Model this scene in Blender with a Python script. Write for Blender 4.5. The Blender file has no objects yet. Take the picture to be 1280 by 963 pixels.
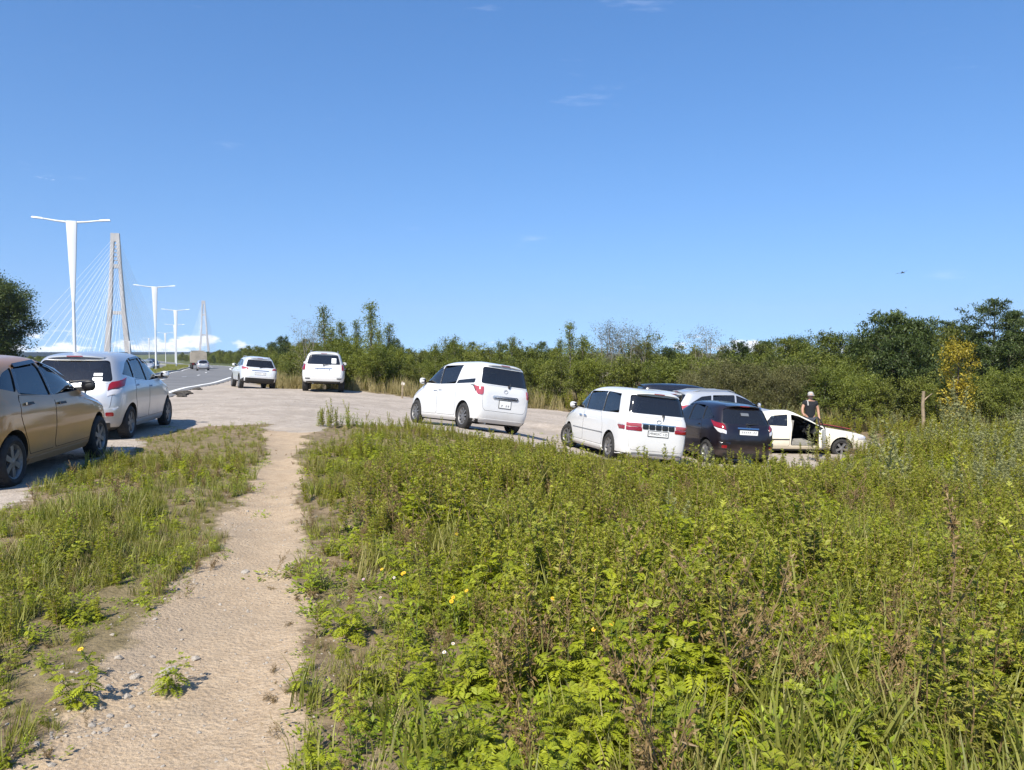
import bpy, bmesh, math, random
import numpy as np
from mathutils import Vector, Matrix, Euler

R = math.radians
random.seed(7)
rng = np.random.default_rng(7)
scene = bpy.context.scene
C = scene.collection

# ------------------------------------------------------------------ camera, sky, sun, exposure
CAM_Z = 1.55
cam_data = bpy.data.cameras.new('camera')
cam_data.sensor_width = 36.0
cam_data.lens = 27.06
cam_data.clip_start = 0.05
cam_data.clip_end = 20000
cam = bpy.data.objects.new('camera', cam_data)
C.objects.link(cam)
cam.location = (0, 0, CAM_Z)
cam.rotation_euler = (R(90 - 2.47), 0, 0)
scene.camera = cam

SUN_EL, SUN_AZ = 46.0, 203.0          # azimuth clockwise from +Y (the viewing direction)
sun_dir = Vector((math.sin(R(SUN_AZ)) * math.cos(R(SUN_EL)), math.cos(R(SUN_AZ)) * math.cos(R(SUN_EL)), math.sin(R(SUN_EL))))

world = bpy.data.worlds.new('World')
scene.world = world
world.use_nodes = True
wn, wl = world.node_tree.nodes, world.node_tree.links
wn.clear()
w_out = wn.new('ShaderNodeOutputWorld')
w_bg = wn.new('ShaderNodeBackground')
w_bg.inputs['Strength'].default_value = 0.122
w_sky = wn.new('ShaderNodeTexSky')
w_sky.sky_type = 'NISHITA'
w_sky.sun_disc = False
w_sky.sun_elevation = R(SUN_EL)
w_sky.sun_rotation = R(SUN_AZ)
w_sky.altitude = 30
w_sky.air_density = 1.0
w_sky.dust_density = 0.1
w_sky.ozone_density = 1.0
w_hs = wn.new('ShaderNodeHueSaturation')
w_hs.inputs['Saturation'].default_value = 1.32
w_hs.inputs['Hue'].default_value = 0.506
w_hs.inputs['Value'].default_value = 1.0
w_geo = wn.new('ShaderNodeTexCoord')
w_map = wn.new('ShaderNodeVectorMath'); w_map.operation = 'MULTIPLY_ADD'
w_map.inputs[1].default_value = (1, 1, 0.85); w_map.inputs[2].default_value = (0, 0, 0.16)
wl.new(w_geo.outputs['Generated'], w_map.inputs[0])
w_nrm = wn.new('ShaderNodeVectorMath'); w_nrm.operation = 'NORMALIZE'
wl.new(w_map.outputs[0], w_nrm.inputs[0])
if 'Vector' in w_sky.inputs: wl.new(w_nrm.outputs[0], w_sky.inputs['Vector'])
wl.new(w_sky.outputs['Color'], w_hs.inputs['Color'])
# low cumulus along the horizon and a few thin wisps, all round the sky
w_tc = wn.new('ShaderNodeTexCoord')
w_sep = wn.new('ShaderNodeSeparateXYZ')
wl.new(w_tc.outputs['Generated'], w_sep.inputs[0])
def wmath(op, a, b=None, clamp=False):
    n = wn.new('ShaderNodeMath'); n.operation = op; n.use_clamp = clamp
    for k, v in enumerate((a, b)):
        if v is None: continue
        if isinstance(v, (int, float)): n.inputs[k].default_value = v
        else: wl.new(v, n.inputs[k])
    return n.outputs[0]
def wramp(v, a, b, lo=0.0, hi=1.0):
    n = wn.new('ShaderNodeMapRange'); n.interpolation_type = 'SMOOTHSTEP'
    wl.new(v, n.inputs['Value'])
    for k, x in (('From Min', a), ('From Max', b), ('To Min', lo), ('To Max', hi)): n.inputs[k].default_value = x
    return n.outputs['Result']
def wnoise(scale3, detail, rough, off=(0, 0, 0)):
    mp = wn.new('ShaderNodeMapping'); mp.inputs['Scale'].default_value = scale3; mp.inputs['Location'].default_value = off
    wl.new(w_tc.outputs['Generated'], mp.inputs['Vector'])
    n = wn.new('ShaderNodeTexNoise'); n.inputs['Scale'].default_value = 1; n.inputs['Detail'].default_value = detail
    n.inputs['Roughness'].default_value = rough
    wl.new(mp.outputs[0], n.inputs['Vector'])
    return n.outputs['Fac']
elz = w_sep.outputs['Z']
cum = wnoise((12, 12, 34), 7, 0.62, (3.1, 1.7, 0.3))
big = wnoise((3.2, 3.2, 2.0), 2, 0.5, (6.4, 2.2, 5.0))
thr = wmath('ADD', cum, wmath('MULTIPLY', wmath('SUBTRACT', big, 0.5), 0.9))
thr = wmath('SUBTRACT', thr, wramp(elz, 0.0, 0.055, -0.02, 0.36))
cumf = wmath('MULTIPLY', wramp(thr, 0.47, 0.56), wramp(elz, -0.01, 0.006))
wis = wnoise((5, 5, 26), 5, 0.6, (2.0, 7.5, 1.0))
wisf = wmath('MULTIPLY', wramp(wis, 0.64, 0.82, 0.0, 0.22), wramp(elz, 0.03, 0.08))
cloudf = wmath('MAXIMUM', cumf, wisf, True)
w_mix = wn.new('ShaderNodeMixRGB')
wl.new(cloudf, w_mix.inputs['Fac'])
wl.new(w_hs.outputs['Color'], w_mix.inputs['Color1'])
w_mix.inputs['Color2'].default_value = (7.4, 7.5, 8.0, 1)
wl.new(w_mix.outputs[0], w_bg.inputs['Color'])
wl.new(w_bg.outputs[0], w_out.inputs['Surface'])

sun_data = bpy.data.lights.new('sun', 'SUN')
sun_data.energy = 4.9
sun_data.angle = R(0.53)
sun_data.color = (1.0, 0.94, 0.83)
sun = bpy.data.objects.new('sun', sun_data)
C.objects.link(sun)
sun.rotation_euler = sun_dir.to_track_quat('Z', 'Y').to_euler()

vs = scene.view_settings
vs.view_transform = 'Standard'
vs.look = 'None'
vs.exposure = 0.73
vs.gamma = 1.0
vs.use_curve_mapping = False
scene.cycles.max_bounces = 8
scene.cycles.transparent_max_bounces = 12
scene.cycles.volume_bounces = 0
scene.cycles.use_denoising = True

# ------------------------------------------------------------------ small helpers
def tag(o, label=None, cat=None, group=None, kind=None):
    if label: o['label'] = label
    if cat: o['category'] = cat
    if group: o['group'] = group
    if kind: o['kind'] = kind
    return o

def empty(name, M=None, label=None, cat=None, group=None):
    o = bpy.data.objects.new(name, None)
    o.empty_display_size = 0.1
    C.objects.link(o)
    if M is not None: o.matrix_world = M
    return tag(o, label, cat, group)

def link(name, me, parent=None, mats=()):
    o = bpy.data.objects.new(name, me)
    C.objects.link(o)
    if parent is not None: o.parent = parent
    for m in mats:
        me.materials.append(m)
    return o

def copy_tree(o, parent=None):
    c = o.copy()
    C.objects.link(c)
    c.parent = parent
    for ch in o.children:
        copy_tree(ch, c)
    return c

def np_mesh(name, V, F, smooth=False, tint=None):
    """V (n,3); F (m,3) or (m,4) int array, or list of lists"""
    me = bpy.data.meshes.new(name)
    V = np.asarray(V, dtype=np.float32)
    if isinstance(F, np.ndarray):
        m, k = F.shape
        me.vertices.add(len(V)); me.vertices.foreach_set('co', V.ravel())
        me.loops.add(m * k); me.loops.foreach_set('vertex_index', F.astype(np.int32).ravel())
        me.polygons.add(m)
        me.polygons.foreach_set('loop_start', np.arange(0, m * k, k, dtype=np.int32))
        me.polygons.foreach_set('loop_total', np.full(m, k, dtype=np.int32))
        me.update(calc_edges=True)
    else:
        me.from_pydata(V.tolist(), [], [list(f) for f in F])
        me.update()
    if smooth:
        me.polygons.foreach_set('use_smooth', np.ones(len(me.polygons), dtype=bool))
    if tint is not None:
        a = me.attributes.new('tint', 'FLOAT', 'POINT')
        a.data.foreach_set('value', np.asarray(tint, dtype=np.float32))
    return me

class MB:
    """collects simple shapes into one mesh"""
    def __init__(self): self.V = []; self.F = []
    def add(self, V, F):
        n = len(self.V); self.V += [tuple(v) for v in V]; self.F += [[i + n for i in f] for f in F]
        return self
    def box(self, c, s, M=None, taper=(1, 1), bev=0.0):
        x, y, z = s[0] / 2, s[1] / 2, s[2] / 2
        P = []
        for zz, t in ((-z, (1, 1)), (z, taper)):
            for sx, sy in ((-1, -1), (1, -1), (1, 1), (-1, 1)):
                P.append(Vector((sx * x * t[0], sy * y * t[1], zz)))
        if M is not None: P = [M @ p for p in P]
        P = [p + Vector(c) for p in P]
        return self.add(P, [(3, 2, 1, 0), (4, 5, 6, 7), (0, 1, 5, 4), (1, 2, 6, 5), (2, 3, 7, 6), (3, 0, 4, 7)])
    def tube(self, pts, rad, n=6, cap=True):
        pts = [Vector(p) for p in pts]
        rs = rad if isinstance(rad, (list, tuple, np.ndarray)) else [rad] * len(pts)
        V = []; F = []
        prev = None
        for i, p in enumerate(pts):
            d = (pts[min(i + 1, len(pts) - 1)] - pts[max(i - 1, 0)]).normalized()
            a = Vector((0, 0, 1)) if abs(d.z) < 0.9 else Vector((1, 0, 0))
            if prev is None: u = d.cross(a).normalized()
            else:
                u = prev - d * prev.dot(d)
                u = u.normalized() if u.length > 1e-6 else d.cross(a).normalized()
            prev = u
            v = d.cross(u)
            for k in range(n):
                t = 2 * math.pi * k / n
                V.append(p + (u * math.cos(t) + v * math.sin(t)) * rs[i])
        for i in range(len(pts) - 1):
            for k in range(n):
                a = i * n + k; b = i * n + (k + 1) % n
                F.append((a, b, b + n, a + n))
        if cap:
            F.append(tuple(range(n - 1, -1, -1))); F.append(tuple(range((len(pts) - 1) * n, len(pts) * n)))
        return self.add(V, F)
    def lathe(self, prof, n=24, axis='x', c=(0, 0, 0), close=False):
        """prof list of (radius, axial)"""
        V = []; F = []
        for r, a in prof:
            for k in range(n):
                t = 2 * math.pi * k / n
                u, v = r * math.cos(t), r * math.sin(t)
                V.append({'x': (a, u, v), 'y': (u, a, v), 'z': (u, v, a)}[axis])
        m = len(prof)
        for i in range(m - (0 if close else 1)):
            for k in range(n):
                a = i * n + k; b = i * n + (k + 1) % n; j = ((i + 1) % m) * n
                F.append((a, b, j + (k + 1) % n, j + k))
        V = [(x + c[0], y + c[1], z + c[2]) for x, y, z in V]
        return self.add(V, F)
    def mesh(self, name, smooth=False):
        me = np_mesh(name, np.array(self.V), self.F)
        bm = bmesh.new(); bm.from_mesh(me); bmesh.ops.recalc_face_normals(bm, faces=bm.faces); bm.to_mesh(me); bm.free()
        if smooth:
            me.polygons.foreach_set('use_smooth', np.ones(len(me.polygons), dtype=bool))
            me.set_sharp_from_angle(angle=R(38))
        return me
    def build(self, name, mat, parent=None, smooth=False):
        return link(name, self.mesh(name, smooth), parent, [mat])

# value noise in numpy
def _hash(ix, iy, s):
    h = (ix.astype(np.int64) * 374761393 + iy.astype(np.int64) * 668265263 + s * 974634777) & 0xffffffff
    h = ((h ^ (h >> 13)) * 1274126177) & 0xffffffff
    h = h ^ (h >> 16)
    return (h & 0xffff) / 65535.0
def vnoise(x, y, s=0):
    x = np.asarray(x, float); y = np.asarray(y, float)
    ix, iy = np.floor(x), np.floor(y)
    fx, fy = x - ix, y - iy
    fx = fx * fx * (3 - 2 * fx); fy = fy * fy * (3 - 2 * fy)
    a = _hash(ix, iy, s); b = _hash(ix + 1, iy, s); c = _hash(ix, iy + 1, s); d = _hash(ix + 1, iy + 1, s)
    return (a * (1 - fx) + b * fx) * (1 - fy) + (c * (1 - fx) + d * fx) * fy
def fbm(x, y, s=0, o=3):
    t = 0; amp = 0.5; n = 0
    for k in range(o):
        t = t + amp * vnoise(x * 2 ** k, y * 2 ** k, s + k * 17); n += amp; amp *= 0.5
    return t / n

# ------------------------------------------------------------------ materials
MATS = {}
class NT:
    def __init__(self, name):
        self.m = bpy.data.materials.new(name); self.m.use_nodes = True
        self.n, self.l = self.m.node_tree.nodes, self.m.node_tree.links
        self.n.clear()
        self.out = self.n.new('ShaderNodeOutputMaterial')
    def node(self, t, **kw):
        n = self.n.new(t)
        for k, v in kw.items():
            if k in n.inputs: self.set(n, k, v)
            else: setattr(n, k, v)
        return n
    def set(self, n, k, v):
        if hasattr(v, 'is_linked') or isinstance(v, bpy.types.NodeSocket): self.l.new(v, n.inputs[k])
        else: n.inputs[k].default_value = v
    def math(self, op, a, b=0.0, clamp=False):
        n = self.n.new('ShaderNodeMath'); n.operation = op; n.use_clamp = clamp
        self.set(n, 0, a); self.set(n, 1, b); return n.outputs[0]
    def ramp(self, v, a, b, lo=0.0, hi=1.0):
        n = self.n.new('ShaderNodeMapRange'); n.interpolation_type = 'SMOOTHSTEP'
        self.set(n, 'Value', v)
        for k, x in (('From Min', a), ('From Max', b), ('To Min', lo), ('To Max', hi)): n.inputs[k].default_value = x
        return n.outputs['Result']
    def mix(self, f, a, b):
        n = self.n.new('ShaderNodeMixRGB')
        self.set(n, 'Fac', f); self.set(n, 'Color1', a if not isinstance(a, tuple) else (*a, 1)); self.set(n, 'Color2', b if not isinstance(b, tuple) else (*b, 1))
        return n.outputs[0]
    def coord(self, kind='Object'):
        return self.node('ShaderNodeTexCoord').outputs[kind]
    def noise(self, vec, scale, detail=3.0, rough=0.55):
        n = self.node('ShaderNodeTexNoise', Scale=scale, Detail=detail, Roughness=rough)
        self.l.new(vec, n.inputs['Vector']); return n.outputs['Fac']
    def bump(self, h, strength, dist):
        n = self.node('ShaderNodeBump', Strength=strength, Distance=dist); self.set(n, 'Height', h); return n.outputs[0]
    def attr(self, name, out='Fac'):
        n = self.n.new('ShaderNodeAttribute'); n.attribute_name = name; return n.outputs[out]
    def bsdf(self, **kw):
        n = self.n.new('ShaderNodeBsdfPrincipled')
        for k, v in kw.items():
            k = k.replace('_', ' ')
            if isinstance(v, tuple) and len(v) == 3: v = (*v, 1)
            self.set(n, k, v)
        return n
    def done(self, shader):
        self.l.new(shader, self.out.inputs['Surface']); MATS[self.m.name] = self.m; return self.m

def simple(name, col, rough=0.5, metal=0.0, coat=0.0, var=0.0, vscale=8.0, spec=0.5, bumps=0.0, bscale=40.0):
    if name in MATS: return MATS[name]
    t = NT(name)
    b = t.bsdf(Base_Color=col, Roughness=rough, Metallic=metal, Coat_Weight=coat, Specular_IOR_Level=spec)
    co = t.coord()
    if var:
        nz = t.noise(co, vscale, 4)
        dk = tuple(c * (1 - var) for c in col); lt = tuple(min(1, c * (1 + var)) for c in col)
        t.set(b, 'Base Color', t.mix(t.ramp(nz, 0.3, 0.7), dk, lt))
    if bumps:
        t.set(b, 'Normal', t.bump(t.noise(co, bscale, 4), bumps, 0.02))
    return t.done(b.outputs[0])

def paint(name, col, metal=0.0, rough=0.32, dirt=0.5, dirtcol=(0.23, 0.18, 0.13), coat=0.7, zdirt=0.55):
    """car paint with road dust thrown up along the sills"""
    if name in MATS: return MATS[name]
    t = NT(name)
    co = t.coord()
    sep = t.node('ShaderNodeSeparateXYZ'); t.l.new(co, sep.inputs[0])
    z = sep.outputs['Z']
    nz = t.noise(co, 5.0, 5, 0.6)
    low = t.ramp(t.math('ADD', z, t.math('MULTIPLY', nz, 0.35)), 0.25 + 0.175, zdirt + 0.22, 1.0, 0.0)
    d = t.math('ADD', t.math('MULTIPLY', low, dirt), t.ramp(t.noise(co, 2.3, 5), 0.45, 0.75, 0.0, dirt * 0.16), True)
    fl = t.noise(co, 900.0, 1)
    c0 = t.mix(t.math('MULTIPLY', fl, 0.35 if metal else 0.0), col, tuple(min(1, c * 1.5) for c in col))
    b = t.bsdf(Base_Color=t.mix(d, c0, dirtcol), Metallic=t.math('MULTIPLY', t.math('SUBTRACT', 1.0, d, True), metal),
               Roughness=t.math('ADD', t.math('MULTIPLY', d, 0.5), rough, True), Coat_Weight=t.math('SUBTRACT', coat, d, True), Coat_Roughness=0.06)
    return t.done(b.outputs[0])

def glass(name, tint, dark=(0.01, 0.012, 0.014), gloss=0.03):
    if name in MATS: return MATS[name]
    t = NT(name)
    tr = t.node('ShaderNodeBsdfTransparent'); tr.inputs['Color'].default_value = (*tint, 1)
    gl = t.node('ShaderNodeBsdfGlossy'); gl.inputs['Roughness'].default_value = gloss; gl.inputs['Color'].default_value = (1, 1, 1, 1)
    df = t.node('ShaderNodeBsdfDiffuse'); df.inputs['Color'].default_value = (0.3, 0.27, 0.22, 1)
    lw = t.node('ShaderNodeFresnel'); lw.inputs['IOR'].default_value = 1.75
    m0 = t.node('ShaderNodeMixShader'); m0.inputs[0].default_value = 0.035
    t.l.new(tr.outputs[0], m0.inputs[1]); t.l.new(df.outputs[0], m0.inputs[2])
    ms = t.node('ShaderNodeMixShader')
    t.l.new(lw.outputs[0], ms.inputs[0]); t.l.new(m0.outputs[0], ms.inputs[1]); t.l.new(gl.outputs[0], ms.inputs[2])
    return t.done(ms.outputs[0])

def leaf_mat(name, c_dark, c_light, transl=0.35, rough=0.5, spec=0.35, inst=0.35, dry=None, dryamt=0.0):
    """leaf colour from the leaf's own tint value and the plant's random number"""
    if name in MATS: return MATS[name]
    t = NT(name)
    tint = t.attr('tint')
    oi = t.node('ShaderNodeObjectInfo')
    f = t.math('ADD', t.math('MULTIPLY', tint, 1 - inst), t.math('MULTIPLY', oi.outputs['Random'], inst), True)
    col = t.mix(f, c_dark, c_light)
    if dry:
        r2 = t.math('FRACT', t.math('MULTIPLY', oi.outputs['Random'], 7.31))
        k = t.math('MULTIPLY', t.ramp(t.math('ADD', t.math('MULTIPLY', t.math('FRACT', t.math('MULTIPLY', tint, 13.7)), 0.5), t.math('MULTIPLY', r2, 0.5)), 0.55, 0.95), dryamt)
        col = t.mix(k, col, dry)
    b = t.bsdf(Base_Color=col, Roughness=rough, Specular_IOR_Level=spec)
    tl = t.node('ShaderNodeBsdfTranslucent')
    hs = t.node('ShaderNodeHueSaturation'); hs.inputs['Saturation'].default_value = 1.15; hs.inputs['Value'].default_value = 1.25
    hs.inputs['Hue'].default_value = 0.49
    t.l.new(col, hs.inputs['Color']); t.l.new(hs.outputs[0], tl.inputs['Color'])
    ms = t.node('ShaderNodeMixShader'); ms.inputs[0].default_value = transl
    t.l.new(b.outputs[0], ms.inputs[1]); t.l.new(tl.outputs[0], ms.inputs[2])
    return t.done(ms.outputs[0])

# ------------------------------------------------------------------ terrain
CP = np.array([
    (0, 0, 0), (-1.2, 3, 0), (-2.9, 9, 0.0), (-4.3, 15, -0.04), (-5.8, 9, 0.02), (-7.0, 15, -0.03), (-6.2, 5, .02), (-4.5, 0, 0.02), (-20, 15, 0.0), (-30, 0, 0.1),
    (-20, -20, 0.1), (0, -20, 0.1), (30, -20, 0),
    (-11.8, 25, -0.1), (-8.6, 35, -0.26), (-9.2, 38, -0.30), (-13.94, 39.44, -0.31), (-12.54, 40.15, -0.45), (-15.17, 41.85, -0.33), (-13.77, 42.55, -0.47), (-22, 61, -0.5), (-31, 67, -0.55), (-31.5, 90, -0.78), (-44, 121, -1.15), (-48, 118, -1.3), (-60, 152, -1.4),
    (-40, 85, -0.7), (-60, 60, -0.5), (-100, 100, -1.2), (-90, 200, -2.0), (-150, 290, -3.0), (-230, 290, -3.0),
    (-6, 23, -0.10), (-5.0, 19, -0.10), (-1.27, 19.82, -0.42), (-0.1, 20.57, -0.62), (-2.67, 21.99, -0.50), (-1.5, 22.75, -0.69),
    (2.33, 18.4, -1.0), (3.76, 18.8, -1.18), (1.54, 21.1, -1.04), (2.97, 21.5, -1.21), (4.97, 19.5, -1.27), (6.41, 19.86, -1.38), (4.35, 21.97, -1.30), (5.79, 22.33, -1.41),
    (7.4, 23.1, -1.52), (9.9, 23.1, -1.54), (7.4, 24.6, -1.54), (9.9, 24.6, -1.57), (12, 22, -1.55), (2.6, 27.5, -1.16), (4.7, 28.5, -1.40), (7.7, 28, -1.52), (7.5, 31.5, -1.56),
    (-4.8, 33, -0.55), (-0.7, 35.5, -0.95), (2, 36, -1.2), (9, 33, -1.65), (20, 30, -1.75), (40, 40, -2.0), (60, 20, -1.9),
    (3.0, 14.0, -0.76), (0.2, 17.3, -0.55), (-1.0, 16.5, -0.28), (6, 16, -1.0), (0.5, 9, -0.18), (5, 8, -0.42), (10, 9, -0.75), (12, 16, -1.2), (4, 3, -0.1), (10, 3, -0.3), (20, 10, -1.1), (30, 5, -1.0),
    (0, 70, -1.8), (50, 100, -3), (150, 100, -4), (150, 300, -6), (0, 300, -4), (150, -20, -2), (-250, 100, -2), (-250, -20, -1), (-250, 300, -3.5)], float)
def _tps(r2): return 0.5 * r2 * np.log(r2 + 1e-6)
_n = len(CP); _d2 = ((CP[:, None, :2] - CP[None, :, :2]) ** 2).sum(-1)
_A = np.zeros((_n + 3, _n + 3)); _A[:_n, :_n] = _tps(_d2) + np.eye(_n) * 0.05
_A[:_n, _n] = 1; _A[:_n, _n + 1:] = CP[:, :2]; _A[_n:, :_n] = _A[:_n, _n:].T
_wt = np.linalg.solve(_A, np.concatenate([CP[:, 2], [0, 0, 0]]))
def tz(x, y):
    x = np.clip(np.asarray(x, float), -250, 150); y = np.clip(np.asarray(y, float), -20, 300)
    sh = x.shape
    xf, yf = x.ravel(), y.ravel()
    z = np.empty_like(xf)
    for i in range(0, len(xf), 20000):
        a, b = xf[i:i + 20000], yf[i:i + 20000]
        z[i:i + 20000] = _tps((a[:, None] - CP[:, 0]) ** 2 + (b[:, None] - CP[:, 1]) ** 2) @ _wt[:_n] + _wt[_n] + _wt[_n + 1] * a + _wt[_n + 2] * b
    return z.reshape(sh)
def tz1(x, y): return float(tz(np.array([x]), np.array([y]))[0])

# road: right hand edge of the near carriageway, then the median beyond it
ROAD_R = np.array([(1.6, -20), (-0.4, -14), (-4.6, 0), (-7.6, 10), (-11.8, 25), (-22, 61), (-31.5, 90), (-44, 121), (-53.7, 148), (-78.5, 204), (-107, 262), (-147, 335), (-200, 425), (-272, 545), (-350, 660), (-395, 725)], float)
def resample(P, step):
    P = np.asarray(P, float)
    # catmull-rom then even spacing
    Q = []
    n = len(P)
    for i in range(n - 1):
        p0, p1, p2, p3 = P[max(i - 1, 0)], P[i], P[i + 1], P[min(i + 2, n - 1)]
        for t in np.linspace(0, 1, 24, endpoint=False):
            Q.append(0.5 * ((2 * p1) + (-p0 + p2) * t + (2 * p0 - 5 * p1 + 4 * p2 - p3) * t * t + (-p0 + 3 * p1 - 3 * p2 + p3) * t ** 3))
    Q.append(P[-1]); Q = np.array(Q)
    s = np.concatenate([[0], np.cumsum(np.linalg.norm(np.diff(Q, axis=0), axis=1))])
    ss = np.arange(0, s[-1], step)
    return np.stack([np.interp(ss, s, Q[:, k]) for k in range(Q.shape[1])], 1)
RE = resample(ROAD_R, 1.0)
_tan = np.gradient(RE, axis=0); _tan /= np.linalg.norm(_tan, axis=1)[:, None]
RL = np.stack([-_tan[:, 1], _tan[:, 0]], 1)        # unit vectors to the left of travel
ROAD_W, MED_W = 7.6, 4.4
def road_off(x, y):
    """signed offset left of the road's right edge (m), positive on the road"""
    P = np.stack([np.ravel(x), np.ravel(y)], 1)
    out = np.empty(len(P))
    for i in range(0, len(P), 4000):
        d2 = ((P[i:i + 4000, None, :] - RE[None, ::2, :]) ** 2).sum(-1)
        k = d2.argmin(1) * 2
        out[i:i + 4000] = ((P[i:i + 4000] - RE[k]) * RL[k]).sum(1)
    return out.reshape(np.shape(x))

PATH = np.array([  # y, left x, right x
    (-3, -1.0, 0.2), (1.0, -1.62, -0.42), (2.85, -1.90, -0.78), (4.14, -2.12, -1.08), (5.73, -2.3, -1.52), (7.1, -2.62, -2.0), (9.3, -3.15, -2.62), (12.4, -4.0, -3.42), (14.9, -4.75, -4.0), (16.5, -5.2, -4.2)])
LOT = np.array([(-3.2, 1.0), (-4.6, 5.5), (-4.95, 7.3), (-5.45, 9.9), (-6.1, 12), (-6.7, 14.3), (-6.7, 16.4), (-5.4, 16.9), (-4.9, 15.6), (-4.0, 15.6), (-3.9, 17.2), (-3.0, 17.8), (-1, 17.7), (1.0, 17.5), (2.2, 17.0), (4.0, 17.6),
                (6.8, 18.7), (9.5, 21.3), (12.5, 24), (13, 29), (8, 33), (1.9, 36), (-.7, 35.8), (-4.5, 35.6), (-7.0, 37), (-10.2, 38), (-10.8, 41.5), (-14, 44), (-22.5, 61), (-30, 80), (-33, 84), (-14, 24), (-9, 8), (-5.5, -4)], float)
def poly_sd(x, y, P):
    """signed distance to polygon, positive inside"""
    x = np.asarray(x, float); y = np.asarray(y, float)
    d = np.full(x.shape, 1e9); ins = np.zeros(x.shape, bool)
    n = len(P)
    for i in range(n):
        a, b = P[i], P[(i + 1) % n]
        e = b - a
        t = np.clip(((x - a[0]) * e[0] + (y - a[1]) * e[1]) / (e @ e), 0, 1)
        d = np.minimum(d, np.hypot(x - a[0] - t * e[0], y - a[1] - t * e[1]))
        c = ((a[1] > y) != (b[1] > y)) & (x < (b[0] - a[0]) * (y - a[1]) / (b[1] - a[1] + 1e-12) + a[0])
        ins ^= c
    return np.where(ins, d, -d)
def path_sd(x, y):
    l = np.interp(y, PATH[:, 0], PATH[:, 1]); r = np.interp(y, PATH[:, 0], PATH[:, 2])
    w = np.where(y > 16.5, -5, 0)
    return np.minimum(x - l, r - x) + w
def bare(x, y):
    """positive where the ground is trodden or driven bare (path or lot), metres inside the edge"""
    e = (fbm(x * 1.3, y * 1.3, 5) - 0.5) * 0.55 + (fbm(x * 5, y * 5, 9) - 0.5) * 0.25
    return path_sd(x, y) + e * 0.9, poly_sd(x, y, LOT) + e * 1.2

# ------------------------------------------------------------------ ground, path, dirt lot
def axis(lo, a, b, hi, step, grow):
    mid = list(np.arange(a, b + 1e-6, step))
    up = []; s = step; v = mid[-1]
    while v < hi: s *= grow; v = min(v + s, hi); up.append(v)
    dn = []; s = step; v = mid[0]
    while v > lo: s *= grow; v = max(v - s, lo); dn.append(v)
    return np.array(dn[::-1] + mid + up)
gx = axis(-3400, -8.6, 9.0, 3400, 0.12, 1.045)
gy = axis(-60, 1.2, 23.0, 3500, 0.12, 1.045)
GX, GY = np.meshgrid(gx, gy)
pm, lm = bare(GX, GY)
ro = road_off(GX, GY)
on_road = (ro > 0.05) & (ro < 2 * ROAD_W + MED_W + 0.5) & (GY < 715) & (GY > -19)
bm_ = np.maximum(pm, lm)
GZ = tz(GX, GY)
rough = np.clip(-bm_ * 3, 0, 1)
near = np.clip(1 - (np.hypot(GX, GY) - 60) / 60, 0, 1)
GZ = GZ + near * ((fbm(GX * 1.1, GY * 1.1, 21) - 0.5) * (0.02 + 0.10 * rough) + (fbm(GX * 5, GY * 5, 25) - 0.5) * (0.022 + 0.04 * rough))
# soft ruts and a low spoil ridge pushed up between the parked vans
_rd = (GX - 1.6) * 0.80 + (GY - 26.0) * 0.60
GZ = GZ + near * 0.16 * np.exp(-(_rd / 0.5) ** 2) * np.exp(-(((GX - 1.6) * -0.6 + (GY - 26.0) * 0.8) / 3.0) ** 2) * (0.6 + 0.8 * fbm(GX * 2, GY * 2, 66))
# the path is worn a few centimetres into the verge
GZ = GZ - 0.04 * np.clip(pm * 4, 0, 1) * (GY < 16)
GZ = np.where(on_road, GZ - 0.14, GZ)
ny, nx = GX.shape
V = np.stack([GX, GY, GZ], -1).reshape(-1, 3)
I = np.arange(nx * ny).reshape(ny, nx)
F = np.stack([I[:-1, :-1], I[:-1, 1:], I[1:, 1:], I[1:, :-1]], -1).reshape(-1, 4)
fm = lambda A: (A[:-1, :-1] + A[1:, 1:] + A[:-1, 1:] + A[1:, :-1]).ravel() / 4
fpath, flot = fm(pm) > 0, fm(lm) > 0
fpath &= ~flot
farm = np.clip((np.hypot(GX, GY - 20) - 45) / 40, 0, 1)
trk = np.zeros_like(GX)
for T_ in ([(-9.5, 8), (-8.6, 16), (-8.0, 24), (-8.6, 33)], [(-16, 34), (-9, 30), (-3, 27.5), (3, 25.5), (10, 25.6)], [(-12, 24), (-6, 22.5), (0, 24.6), (6, 25.4), (11, 24)], [(-4.4, 16), (-5.5, 22), (-9.5, 30), (-12.8, 38)], [(-10, 19), (-6, 19), (-2.5, 20.0), (-.4, 20.4)], [(3.2, 18.5), (2.0, 22.5), (-1, 26.5), (-6, 30), (-12, 33)], [(-14, 30), (-10, 34), (-9, 36)]):
    Q = resample(np.array(T_, float), .5); tg = np.gradient(Q, axis=0); tg /= np.linalg.norm(tg, axis=1)[:, None]
    for s_ in (-.73, .73):
        K = Q + np.stack([-tg[:, 1], tg[:, 0]], 1) * s_
        m_ = (GX > K[:, 0].min() - 1) & (GX < K[:, 0].max() + 1) & (GY > K[:, 1].min() - 1) & (GY < K[:, 1].max() + 1)
        d_ = np.sqrt(((np.stack([GX[m_], GY[m_]], 1)[:, None, :] - K[None]) ** 2).sum(-1)).min(1)
        trk[m_] = np.maximum(trk[m_], np.exp(-(d_ / .17) ** 2))
GZ = GZ - .022 * trk * (lm > 0)
V[:, 2] = GZ.ravel()
attrs = {'track': trk.ravel(), 'farm': farm.ravel(), 'pathm': np.clip(pm / 0.22 + 0.5, 0, 1).ravel(), 'lotm': np.clip(lm / 0.35 + 0.5, 0, 1).ravel()}

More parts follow.
